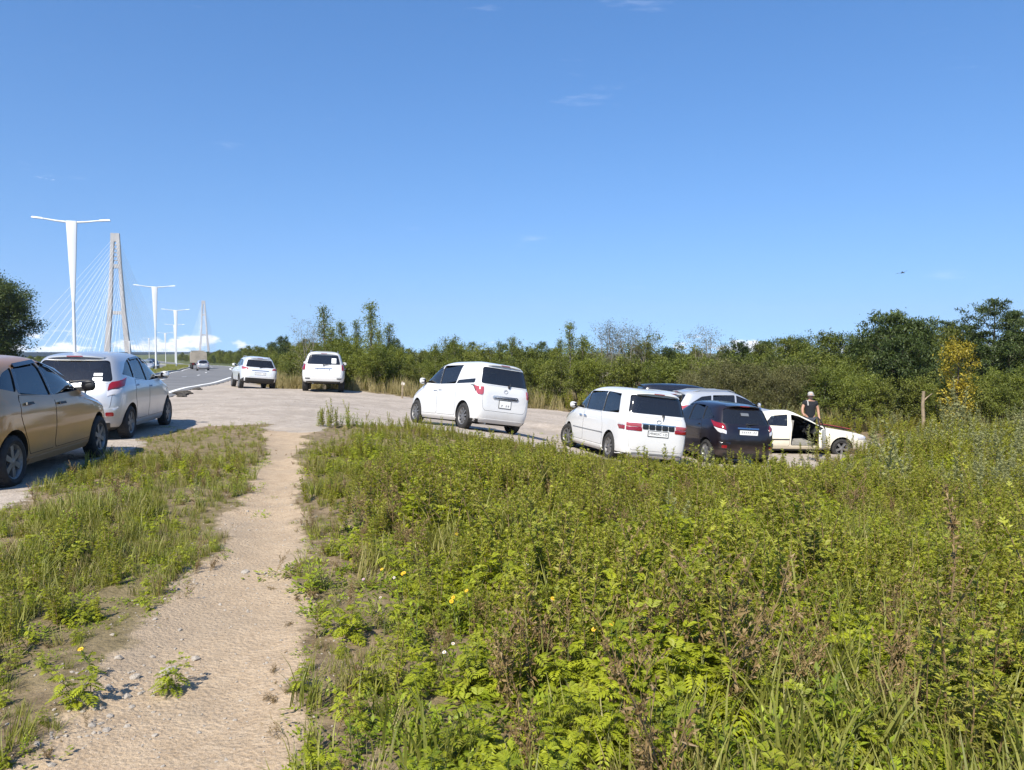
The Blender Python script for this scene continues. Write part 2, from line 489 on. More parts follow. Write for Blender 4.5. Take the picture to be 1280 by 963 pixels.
def ground_mat():
    t = NT('ground_soil')
    co = t.coord('Object')
    n1 = t.noise(co, 0.55, 6, 0.6); n2 = t.noise(co, 7.0, 6, 0.62); n3 = t.noise(co, 60.0, 5, 0.7); n4 = t.noise(co, 2.2, 4)
    vo = t.node('ShaderNodeTexVoronoi', Scale=42.0); t.l.new(co, vo.inputs['Vector'])
    vo2 = t.node('ShaderNodeTexVoronoi', Scale=16.0); t.l.new(co, vo2.inputs['Vector'])
    soil = t.mix(t.ramp(n2, 0.3, 0.7), (0.14, 0.10, 0.058), (0.275, 0.205, 0.125))
    soil = t.mix(t.ramp(n1, 0.4, 0.62, 0.0, 0.4), soil, (0.13, 0.12, 0.04))
    soil = t.mix(t.ramp(n3, 0.5, 0.75, 0.0, 0.5), soil, (0.27, 0.22, 0.15))
    soil = t.mix(t.attr('farm'), soil, t.mix(t.ramp(n1, .35, .65), (0.075, 0.095, 0.03), (0.13, 0.135, 0.05)))
    path = t.mix(t.ramp(n2, 0.3, 0.7), (0.345, 0.250, 0.158), (0.445, 0.335, 0.220))
    path = t.mix(t.ramp(n3, 0.42, 0.72, 0.0, 0.6), path, (0.52, 0.42, 0.31))
    path = t.mix(t.ramp(n4, 0.55, 0.75, 0.0, 0.5), path, (0.27, 0.22, 0.16))
    path = t.mix(t.ramp(vo.outputs['Distance'], 0.30, 0.10, 0.0, 0.35), path, (0.20, 0.17, 0.14))
    path = t.mix(t.ramp(n1, 0.42, 0.60, 0.0, 0.55), path, (0.32, 0.25, 0.175))
    lot = t.mix(t.ramp(n2, 0.3, 0.7), (0.325, 0.275, 0.225), (0.45, 0.385, 0.32))
    lot = t.mix(t.ramp(n1, 0.44, 0.62, 0.0, 0.65), lot, (0.28, 0.24, 0.195))
    lot = t.mix(t.ramp(n4, 0.50, 0.72, 0.0, 0.55), lot, (0.30, 0.255, 0.21))
    lot = t.mix(t.ramp(n3, 0.45, 0.75, 0.0, 0.5), lot, (0.54, 0.46, 0.385))
    lot = t.mix(t.ramp(vo2.outputs['Distance'], 0.26, 0.08, 0.0, 0.4), lot, (0.17, 0.155, 0.135))
    lot = t.mix(t.math('MULTIPLY', t.attr('track'), t.ramp(n4, .3, .6, .15, .62)), lot, (0.27, 0.225, 0.175))
    wob = t.math('MULTIPLY', t.math('SUBTRACT', n2, 0.5), 0.9)
    fp = t.ramp(t.math('ADD', t.attr('pathm'), wob), 0.30, 0.70)
    fl = t.ramp(t.math('ADD', t.attr('lotm'), wob), 0.30, 0.70)
    col = t.mix(fl, t.mix(fp, soil, path), lot)
    n5 = t.noise(co, 24.0, 6, 0.68)
    h = t.math('ADD', t.math('MULTIPLY', n5, 0.7), t.math('ADD', t.math('MULTIPLY', n3, 0.35), t.math('MULTIPLY', vo.outputs['Distance'], -0.25)))
    b = t.bsdf(Base_Color=col, Roughness=0.93, Specular_IOR_Level=0.2)
    t.set(b, 'Normal', t.bump(h, 0.9, 0.024))
    return t.done(b.outputs[0])
GROUND = ground_mat()
def ground_part(name, sel, label):
    f = F[sel]
    used, inv = np.unique(f, return_inverse=True)
    me = np_mesh(name, V[used], inv.reshape(-1, 4), smooth=True)
    for k, a in attrs.items():
        at = me.attributes.new(k, 'FLOAT', 'POINT'); at.data.foreach_set('value', a[used].astype(np.float32))
    o = link(name, me, None, [GROUND])
    return tag(o, label, kind='structure')
ground_part('ground', ~(fpath | flot), 'rough soil under the weeds around the lot')
ground_part('path', fpath, 'sandy footpath trodden through the weeds')
ground_part('dirt_lot', flot, 'bare gravel and dirt parking lot beside the road')

# a precise height of the built ground, for standing things on it
def gz(x, y):
    x = np.atleast_1d(np.asarray(x, float)); y = np.atleast_1d(np.asarray(y, float))
    i = np.clip(np.searchsorted(gx, x) - 1, 0, nx - 2); j = np.clip(np.searchsorted(gy, y) - 1, 0, ny - 2)
    fx = (x - gx[i]) / (gx[i + 1] - gx[i]); fy = (y - gy[j]) / (gy[j + 1] - gy[j])
    return (GZ[j, i] * (1 - fx) + GZ[j, i + 1] * fx) * (1 - fy) + (GZ[j + 1, i] * (1 - fx) + GZ[j + 1, i + 1] * fx) * fy
def gz1(x, y): return float(gz(x, y)[0])

# ------------------------------------------------------------------ road, kerbs, markings, median
def strip(name, offs, mat, dz, label=None, kind='structure', k0=0, k1=None, dash=None, zo=None):
    k1 = k1 or len(RE)
    ks = np.arange(k0, k1)
    P = [RE[ks] + RL[ks] * o for o in offs]
    Vv = []; Ff = []
    m = len(offs)
    for j, o in enumerate(offs):
        z = tz(P[j][:, 0], P[j][:, 1]) + dz + (zo[j] if zo else 0)
        Vv.append(np.column_stack([P[j], z]))
    Vv = np.stack(Vv, 1).reshape(-1, 3)
    for i in range(len(ks) - 1):
        if dash and (i % dash[0]) >= dash[1]: continue
        for j in range(m - 1):
            Ff.append((i * m + j, (i + 1) * m + j, (i + 1) * m + j + 1, i * m + j + 1))
    me = np_mesh(name, Vv, np.array(Ff)[:, ::-1].copy(), smooth=True)
    o = link(name, me, None, [mat])
    return tag(o, label, kind=kind)
def asphalt():
    t = NT('asphalt'); co = t.coord('Object')
    n1 = t.noise(co, 0.35, 5); n2 = t.noise(co, 90.0, 3, 0.7)
    c = t.mix(t.ramp(n1, 0.3, 0.7), (0.125, 0.122, 0.118), (0.175, 0.170, 0.162))
    c = t.mix(t.ramp(n2, 0.5, 0.8, 0.0, 0.5), c, (0.24, 0.23, 0.22))
    b = t.bsdf(Base_Color=c, Roughness=0.8)
    t.set(b, 'Normal', t.bump(n2, 0.4, 0.008))
    return t.done(b.outputs[0])
ASPH = asphalt()
def roadpaint():
    t = NT('road_paint'); co = t.coord('Object')
    n = t.noise(co, 9.0, 6, 0.7)
    c = t.mix(t.ramp(n, 0.56, 0.70), (0.74, 0.73, 0.69), (0.33, 0.31, 0.28))
    return t.done(t.bsdf(Base_Color=c, Roughness=0.7).outputs[0])
RPAINT = roadpaint()
KERB = simple('kerb_concrete', (0.34, 0.325, 0.30), 0.9, var=0.25, vscale=3, bumps=0.3)
strip('road', [-0.15, 1.3, 2.5, 3.8, 5.0, 6.3, ROAD_W], ASPH, 0.006, 'grey two lane asphalt carriageway beside the lot')
strip('road', [ROAD_W + MED_W, ROAD_W + MED_W + 2, ROAD_W + MED_W + 4, 2 * ROAD_W + MED_W], ASPH, 0.006, 'grey asphalt carriageway beyond the median')
strip('road_marking', [0.22, 0.42], RPAINT, 0.011, 'worn white edge line along the near carriageway')
strip('road_marking', [3.72, 3.87], RPAINT, 0.011, 'white dashed lane line on the near carriageway', dash=(12, 3))
strip('road_marking', [ROAD_W - 0.5, ROAD_W - 0.35], RPAINT, 0.011, 'white edge line along the median kerb')
for a, b in ((ROAD_W, ROAD_W + 0.18), (ROAD_W + MED_W - 0.18, ROAD_W + MED_W)):
    strip('kerb', [a, a + 0.02, b - 0.02, b], KERB, 0.0, 'concrete kerb of the median', zo=[-0.02, 0.15, 0.15, -0.02])
MEDM = NT('median_turf'); _co = MEDM.coord()
_n1 = MEDM.noise(_co, 1.2, 5)
MEDM = MEDM.done(MEDM.bsdf(Base_Color=MEDM.mix(MEDM.ramp(_n1, .35, .65), (0.10, 0.13, 0.03), (0.22, 0.20, 0.07)), Roughness=0.95).outputs[0])
strip('median', list(np.linspace(ROAD_W + 0.16, ROAD_W + MED_W - 0.16, 6)), MEDM, 0.02, 'grass median between the carriageways', zo=[0.1, .16, .2, .2, .16, .1])

# ------------------------------------------------------------------ street lamps on the median
LAMPW = simple('lamp_white', (0.60, 0.61, 0.62), 0.45)
CONC = simple('bridge_concrete', (0.37, 0.345, 0.325), 0.9, var=0.12, vscale=0.05)
GREYM = simple('grey_metal', (0.30, 0.31, 0.32), 0.5, 0.6)
def make_lamp():
    root = empty('street_lamp')
    MB().lathe([(0.0, 0.0), (0.22, 0.0), (0.22, 0.12), (0.13, 0.2), (0.12, 0.5)], 12, 'z').build('base', GREYM, root, True)
    MB().tube([(0, 0, 0.3), (0, 0, 5.2)], [0.115, 0.095], 12).build('pole', LAMPW, root, True)
    b = MB()
    prof = [(0.10, 0.09, 4.9), (0.16, 0.10, 6.0), (0.235, 0.115, 7.6), (0.30, 0.13, 9.2), (0.345, 0.14, 10.25), (0.33, 0.13, 10.32)]
    Vv, Ff = [], []
    for hx, hy, z in prof:
        for k in range(12):
            t = 2 * math.pi * k / 12
            c, s = math.cos(t), math.sin(t)
            Vv.append((hx * math.copysign(abs(c) ** 0.55, c), hy * math.copysign(abs(s) ** 0.55, s), z))
    for i in range(len(prof) - 1):
        for k in range(12):
            Ff.append((i * 12 + k, i * 12 + (k + 1) % 12, (i + 1) * 12 + (k + 1) % 12, (i + 1) * 12 + k))
    Ff.append(tuple(range((len(prof) - 1) * 12, len(prof) * 12)))
    b.add(Vv, Ff); b.build('column_head', LAMPW, root, True)
    for s in (-1, 1):
        MB().tube([(s * 0.1, 0, 10.22), (s * 0.95, 0, 10.30), (s * 1.75, 0, 10.42)], [0.075, 0.06, 0.045], 8).build('arm', LAMPW, root, True)
        h = MB().box((s * 2.02, 0, 10.45), (0.72, 0.28, 0.10), Euler((0, -s * R(5), 0)).to_matrix(), taper=(0.85, 0.7))
        h.build('lamp_head', LAMPW, root)
    return root
lamp0 = make_lamp()
_s = np.concatenate([[0], np.cumsum(np.linalg.norm(np.diff(RE, axis=0), axis=1))])
lamp_ks = [int(np.argmin(abs(RE[:, 1] + RL[:, 1] * 9.8 - yy))) for yy in (52, 96, 141, 200, 258, 330, 420, 530, 650)]
side = ['first and tallest white twin arm street lamp, its base hidden behind the parked silver hatchback', 'white twin arm street lamp standing at the grassy nose of the median']
for i, k in enumerate(lamp_ks):
    o = lamp0 if i == 0 else copy_tree(lamp0)
    p = RE[k] + RL[k] * (ROAD_W + MED_W / 2)
    o.location = (p[0], p[1], tz1(p[0], p[1]) + 0.2)
    o.rotation_euler = (0, 0, math.atan2(_tan[k][1], _tan[k][0]) - math.pi / 2)
    tag(o, side[i] if i < 2 else 'distant white twin arm street lamp in the receding row on the median', 'street lamp', 'street lamps along the median')

# ------------------------------------------------------------------ cable stayed bridge far away
def make_bridge():
    ang = R(17.4)
    B0 = Vector((-614, 1200, 0)); ax = Vector((-math.sin(ang), math.cos(ang), 0)); lat = Vector((math.cos(ang), math.sin(ang), 0))
    root = empty('cable_stayed_bridge', Matrix.Translation(B0), 'pale concrete cable stayed bridge with two tall tapering pylons on the horizon', 'bridge')
    root.rotation_euler = (0, 0, ang)
    CAB = simple('cable_white', (0.85, 0.86, 0.88), 0.5)
    def lerp(z, pts): return float(np.interp(z, [p[0] for p in pts], [p[1] for p in pts]))
    outer = [(-12, 20.5), (0, 18.6), (62, 12.6), (131, 8.3), (184, 6.0)]
    legw = [(-12, 8.0), (62, 5.6), (131, 4.4), (150, 4.6), (184, 5.0)]
    for y0 in (0, 1640):
        py = MB().box((0, y0, 178), (10.5, 8.4, 12.5)).build('pylon', CONC, root)
        for s in (-1, 1):
            m = MB(); Vv = []; Ff = []
            zs = list(np.linspace(-12, 184.6, 22))
            for z in zs:
                o_ = lerp(z, outer); w = lerp(z, legw); d = 4.2 + (184 - z) * 0.012
                for (x, y) in ((o_ - w, -d), (o_, -d), (o_, d), (o_ - w, d)): Vv.append((s * x, y0 + y, z))
            for i in range(len(zs) - 1):
                for k in range(4): Ff.append((i * 4 + k, i * 4 + (k + 1) % 4, i * 4 + 4 + (k + 1) % 4, i * 4 + 4 + k))
            Ff.append((0, 1, 2, 3)); Ff.append(tuple(range(len(zs) * 4 - 4, len(zs) * 4)))
            m.add(Vv, Ff).build('leg', CONC, py)
        for z, h in ((134, 6), (62, 5)):
            w = (lerp(z, outer) - lerp(z, legw)) * 2 + 0.6
            MB().box((0, y0, z), (w, 7, h)).build('crossbeam', CONC, py)
        for z in (143, 149, 155, 161, 167):
            MB().box((0, y0, z), (5.0, 5, 1.2)).build('rung', CONC, py)
        for sgn in (-1, 1):
            for i in range(13):
                dy = sgn * (70 + i * 34)
                for s in (-1, 1):
                    top = Vector((s * (lerp(96 + i * 6.4, outer) - 1.5), y0 + sgn * 4.3, 96 + i * 6.4)); bot = Vector((s * 12.5, y0 + dy, 0.6))
                    pts = [top.lerp(bot, t) - Vector((0, 0, 5 * t * (1 - t))) for t in (0, .25, .5, .75, 1)]
                    MB().tube(pts, 0.15, 5, False).build('cable', CAB, py)
    MB().box((0, 640, -1.3), (29, 3400, 3.2), taper=(1.0, 1.0)).build('deck', CONC, root)
    for s in (-1, 1):
        MB().box((s * 14.2, 640, 0.75), (0.3, 3400, 1.0)).build('railing', GREYM, root)
make_bridge()

# ------------------------------------------------------------------ vehicles
RUBBER = simple('tyre_rubber', (0.022, 0.021, 0.020), 0.85, var=0.3, vscale=12)
ALLOY = simple('alloy_rim', (0.42, 0.42, 0.42), 0.38, 0.75, var=0.2, vscale=20)
ALLOYD = simple('dusty_rim', (0.20, 0.195, 0.19), 0.5, 0.6, var=0.2, vscale=20)
BLACKP = simple('black_plastic', (0.018, 0.018, 0.019), 0.55)
GLOSSB = simple('gloss_black', (0.012, 0.012, 0.014), 0.15, 0.0, 0.5)
GAP = simple('panel_gap', (0.012, 0.012, 0.012), 0.9)
UNDER = simple('underbody', (0.015, 0.014, 0.013), 0.9)
CHROME = simple('chrome', (0.62, 0.62, 0.63), 0.18, 1.0)
REDL = simple('red_lens', (0.22, 0.006, 0.010), 0.12, 0.0, 0.8)
PINKL = simple('faded_lens', (0.33, 0.06, 0.07), 0.15, 0.0, 0.8)
CLEARL = simple('clear_lens', (0.62, 0.60, 0.60), 0.12, 0.2, 0.8)
AMBER = simple('amber_lens', (0.6, 0.22, 0.02), 0.15, 0.0, 0.6)
SEATM = simple('seat_cloth', (0.075, 0.072, 0.068), 0.9, var=0.2, vscale=30)
SEATG = simple('grey_seat_cloth', (0.24, 0.23, 0.21), 0.9, var=0.2, vscale=30)
PLATEW = simple('plate_white', (0.72, 0.72, 0.70), 0.5)
PLATEK = simple('plate_black', (0.02, 0.02, 0.02), 0.5)
STICKW = simple('sticker_white', (0.78, 0.78, 0.76), 0.5)
GL_CLEAR = glass('window_glass', (0.60, 0.66, 0.66))
GL_MID = glass('tinted_glass', (0.22, 0.25, 0.26))
GL_DARK = glass('privacy_glass', (0.035, 0.04, 0.05))

def pchip(xs, ys):
    xs = np.array(xs, float); ys = np.array(ys, float)
    h = np.diff(xs); d = np.diff(ys) / h
    m = np.zeros_like(ys); m[0], m[-1] = d[0], d[-1]
    for i in range(1, len(xs) - 1):
        if d[i - 1] * d[i] <= 0: m[i] = 0
        else:
            w1 = 2 * h[i] + h[i - 1]; w2 = h[i] + 2 * h[i - 1]
            m[i] = (w1 + w2) / (w1 / d[i - 1] + w2 / d[i])
    def f(x):
        x = np.clip(x, xs[0], xs[-1]); i = np.clip(np.searchsorted(xs, x, side='right') - 1, 0, len(xs) - 2)
        t = (x - xs[i]) / h[i]
        return ((2 * t ** 3 - 3 * t ** 2 + 1) * ys[i] + (t ** 3 - 2 * t ** 2 + t) * h[i] * m[i] + (-2 * t ** 3 + 3 * t ** 2) * ys[i + 1] + (t ** 3 - t ** 2) * h[i] * m[i + 1])
    return f

class Shape:
    """a car body as a stack of plan outlines: tail y, nose y and half width at every height"""
    def __init__(s, sp):
        s.sp = sp
        s.fr = pchip(*zip(*sp['yr'])); s.ff = pchip(*zip(*sp['yf'])); s.fw = pchip(*zip(*sp['hw']))
        s.nr, s.nf, s.y0 = sp.get('nr', 8.0), sp.get('nf', 5.0), sp.get('y0', -0.4)
        s.z0, s.z1 = sp['hw'][0][0], sp['hw'][-1][0]
        s.cache = {}
    def outline(s, z, inset=0.0, lim=None):
        key = (round(float(z), 5), inset, lim)
        if key in s.cache: return s.cache[key]
        yr, yf, hw = float(s.fr(z)) + inset, float(s.ff(z)) - inset, float(s.fw(z)) - inset
        if lim: yr, yf = max(yr, lim[0]), min(yf, lim[1])
        th = np.linspace(0, math.pi / 2, 400)
        def half(L, n):
            return hw * np.sin(th) ** (2 / n), L * np.cos(th) ** (2 / n)
        xr, dr = half(s.y0 - yr, s.nr); xf, df = half(yf - s.y0, s.nf)
        X = np.concatenate([xr, xf[::-1][1:]]); Y = np.concatenate([s.y0 - dr, (s.y0 + df[::-1])[1:]])
        X[0] = X[-1] = 0
        s.cache[key] = (X, Y, 400)
        return s.cache[key]
    def ring(s, z, n=26, inset=0.0, lim=None):
        X, Y, k = s.outline(z, inset, lim)
        out = []
        for a, b in ((0, k), (k - 1, len(X))):
            x, y = X[a:b], Y[a:b]
            dx, dy = np.diff(x), np.diff(y)
            ds = np.hypot(dx, dy); th = np.unwrap(np.arctan2(dy, dx)); dth = np.abs(np.diff(th, prepend=th[0]))
            w = ds / ds.sum() + 0.9 * dth / max(dth.sum(), 1e-6)
            c = np.concatenate([[0], np.cumsum(w)]); c /= c[-1]
            q = np.linspace(0, 1, n)
            out.append(np.stack([np.interp(q, c, x), np.interp(q, c, y)], 1))
        H = np.concatenate([out[0], out[1][1:]])                # rear centre -> front centre on +x
        M = H[1:-1][::-1].copy(); M[:, 0] *= -1
        return np.concatenate([H, M])
    def levels(s, z0=None, z1=None):
        ks = sorted({round(z, 4) for k in ('yr', 'yf', 'hw') for z, _ in s.sp[k]})
        z0 = s.z0 if z0 is None else z0; z1 = s.z1 if z1 is None else z1
        ks = [z0] + [k for k in ks if z0 < k < z1] + [z1]
        out = [ks[0]]
        for a, b in zip(ks, ks[1:]):
            d = max((b - a) / 0.07, abs(s.fr(b) - s.fr(a)) / 0.14, abs(s.ff(b) - s.ff(a)) / 0.14, abs(s.fw(b) - s.fw(a)) / 0.05)
            n = int(min(7, max(1, math.ceil(d))))
            out += list(np.linspace(a, b, n + 1)[1:])
        return [z for i, z in enumerate(out) if i == 0 or z - out[i - 1] > 1e-4]
    def solid(s, name, n=26, inset=0.0, z0=None, z1=None, lim=None):
        zs = s.levels(z0, z1)
        rings = [s.ring(z, n, inset, lim) for z in zs]
        k = len(rings[0])
        Vv = np.concatenate([np.column_stack([r, np.full(k, z)]) for r, z in zip(rings, zs)])
        Ff = []
        for i in range(len(zs) - 1):
            for j in range(k):
                Ff.append([i * k + j, i * k + (j + 1) % k, (i + 1) * k + (j + 1) % k, (i + 1) * k + j])
        c0 = len(Vv); Vv = np.vstack([Vv, [[0, rings[0][:, 1].mean(), zs[0]], [0, rings[-1][:, 1].mean(), zs[-1]]]])
        for j in range(k):
            Ff.append([c0, (j + 1) % k, j]); Ff.append([c0 + 1, (len(zs) - 1) * k + j, (len(zs) - 1) * k + (j + 1) % k])
        return np_mesh(name, Vv, Ff, smooth=True)
    # point on the surface
    def pt(s, mode, a, z, sg=1):
        X, Y, k = s.outline(z)
        if mode == 'side': return (sg * float(np.interp(a, Y, X)), a, z)
        if mode == 'rear': return (a, float(np.interp(abs(a), X[:k], Y[:k])), z)
        if mode == 'front': return (a, float(np.interp(abs(a), X[k:][::-1], Y[k:][::-1])), z)
        D = np.concatenate([[0], np.cumsum(np.hypot(np.diff(X), np.diff(Y)))])
        if mode == 'arcf': a = D[-1] - a
        return (sg * float(np.interp(a, D, X)), float(np.interp(a, D, Y)), z)
    def panel(s, name, poly, mode, mat, parent, sg=1, off=0.003, rows=10, cols=10, grow=0.0, thick=0.02, avoid=None, rnd=0.03):
        P = round_poly(poly, rnd) if rnd else [tuple(p) for p in poly]
        zz = [p[1] for p in P]
        lo, hi = min(zz), max(zz)
        rowsz = np.linspace(lo + 1e-4, hi - 1e-4, rows + 1)
        grid = []
        for i, z in enumerate(rowsz):
            xs = []
            for (x1, z1), (x2, z2) in zip(P, P[1:] + P[:1]):
                if (z1 <= z < z2) or (z2 <= z < z1): xs.append(x1 + (x2 - x1) * (z - z1) / (z2 - z1))
            if len(xs) < 2: continue
            l, r = min(xs) - grow, max(xs) + grow
            for (yc, zc, rr) in (avoid or []):
                if abs(z - zc) < rr:
                    h = math.sqrt(rr * rr - (z - zc) ** 2)
                    if yc < (l + r) / 2: l = max(l, yc + h)
                    else: r = min(r, yc - h)
            if r - l < 0.004: l, r = (l + r) / 2 - .002, (l + r) / 2 + .002
            zq = z + (grow if i == len(rowsz) - 1 else -grow if i == 0 else 0)
            grid.append([np.array(s.pt(mode, l + (r - l) * j / cols, zq, sg)) for j in range(cols + 1)])
        G = np.array(grid)
        du = np.gradient(G, axis=1); dv = np.gradient(G, axis=0)
        N = np.cross(du, dv); N /= np.linalg.norm(N, axis=2)[..., None] + 1e-9
        ctr = np.array([0, s.y0, 0.8 * s.z1])
        if ((G - ctr) * N).sum() < 0: N = -N; flip = True
        else: flip = False
        O = G + N * off; Bk = G + N * (off - thick)
        m, n = G.shape[:2]
        Vv = np.concatenate([O.reshape(-1, 3), Bk.reshape(-1, 3)])
        Ff = []
        for i in range(m - 1):
            for j in range(n - 1):
                Ff.append([i * n + j, i * n + j + 1, (i + 1) * n + j + 1, (i + 1) * n + j])
        b = [(0, j) for j in range(n)] + [(i, n - 1) for i in range(1, m)] + [(m - 1, j) for j in range(n - 2, -1, -1)] + [(i, 0) for i in range(m - 2, 0, -1)]
        for (p, q) in zip(b, b[1:] + b[:1]):
            a1, a2 = p[0] * n + p[1], q[0] * n + q[1]
            Ff.append([a2, a1, a1 + m * n, a2 + m * n])
        if flip: Ff = [f[::-1] for f in Ff]
        me = np_mesh(name, Vv, Ff, smooth=True)
        me.set_sharp_from_angle(angle=R(40))
        return link(name, me, parent, [mat])

def round_poly(P, r, k=4):
    out = []
    n = len(P)
    for i in range(n):
        a, b, c = Vector(P[i - 1]), Vector(P[i]), Vector(P[(i + 1) % n])
        u, v = a - b, c - b
        rr = min(r, u.length * 0.4, v.length * 0.4)
        p, q = b + u.normalized() * rr, b + v.normalized() * rr
        for t in np.linspace(0, 1, k):
            out.append(tuple(p * (1 - t) ** 2 + b * 2 * t * (1 - t) + q * t * t))
    return out

def prism(polys, ax, lo, hi):
    """disjoint prisms from 2d polygons; ax 'x': polygon is (y,z) swept along x; 'y': polygon is (x,z) swept along y"""
    m = MB()
    for P in polys:
        n = len(P)
        f = (lambda p, t: (t, p[0], p[1])) if ax == 'x' else (lambda p, t: (p[0], t, p[1]))
        Vv = [f(p, lo) for p in P] + [f(p, hi) for p in P]
        Ff = [list(range(n))[::-1], [n + i for i in range(n)]] + [[i, (i + 1) % n, n + (i + 1) % n, n + i] for i in range(n)]
        m.add(Vv, Ff)
    return m.mesh('cutter')

def wheel_mesh(r, w, spokes, dusty):
    key = (r, w, spokes, dusty)
    if key in wheel_mesh.c: return wheel_mesh.c[key]
    ri = r * 0.66
    t = MB().lathe([(ri, -w / 2 + .012), (r * .80, -w / 2 - .004), (r * .93, -w / 2 + .008), (r * .99, -w / 2 + .03), (r, -w * .2), (r, w * .2), (r * .99, w / 2 - .03), (r * .93, w / 2 - .008), (r * .80, w / 2 + .004), (ri, w / 2 - .012)], 32, 'x')
    # tread blocks
    for k in range(32):
        a = 2 * math.pi * (k + .5) / 32
        M = Matrix.Rotation(a, 3, 'X')
        t.box(M @ Vector((0, 0, r + 0.001)), (w * .74, r * .11, 0.008), M)
    tyre = t.mesh('tyre', True)
    rim = MB().lathe([(ri + .004, w / 2 - .012), (ri - .012, w / 2 - .02), (ri - .03, w / 2 - .05), (ri - .035, -w / 2 + .02)], 32, 'x')
    rim.lathe([(ri - .03, -w / 2 + .04), (.05, -w / 2 + .05)], 24, 'x')
    rim.lathe([(0.001, w / 2 - .022), (.035, w / 2 - .024), (.065, w / 2 - .035), (.07, w / 2 - .08)], 16, 'x')
    for k in range(spokes):
        a = 2 * math.pi * k / spokes
        M = Matrix.Rotation(a, 3, 'X')
        L = ri - .03
        rim.box(M @ Vector((w / 2 - .045, 0, L / 2 + .015)), (.035, .052 if spokes < 7 else .034, L), M, taper=(1, 1.35 if spokes < 7 else 1.2))
    rimm = rim.mesh('rim', True)
    dark = MB().lathe([(ri - .04, -.02), (.02, -.02)], 20, 'x').mesh('brake_disc')
    wheel_mesh.c[key] = (tyre, rimm, dark)
    tyre.materials.append(RUBBER); rimm.materials.append(ALLOYD if dusty else ALLOY); dark.materials.append(UNDER)
    return wheel_mesh.c[key]
wheel_mesh.c = {}

def text_mesh(body, size, mat, parent, M, name='lettering'):
    cu = bpy.data.curves.new(name, 'FONT'); cu.body = body; cu.size = size; cu.align_x = 'CENTER'; cu.align_y = 'CENTER'; cu.extrude = 0.001
    o = bpy.data.objects.new(name, cu); C.objects.link(o)
    dg = bpy.context.evaluated_depsgraph_get()
    me = bpy.data.meshes.new_from_object(o.evaluated_get(dg))
    bpy.data.objects.remove(o)
    me.materials.clear()
    me.transform(M)
    o = link(name, me, parent, [mat]); o['kind'] = 'stuff'
    return o

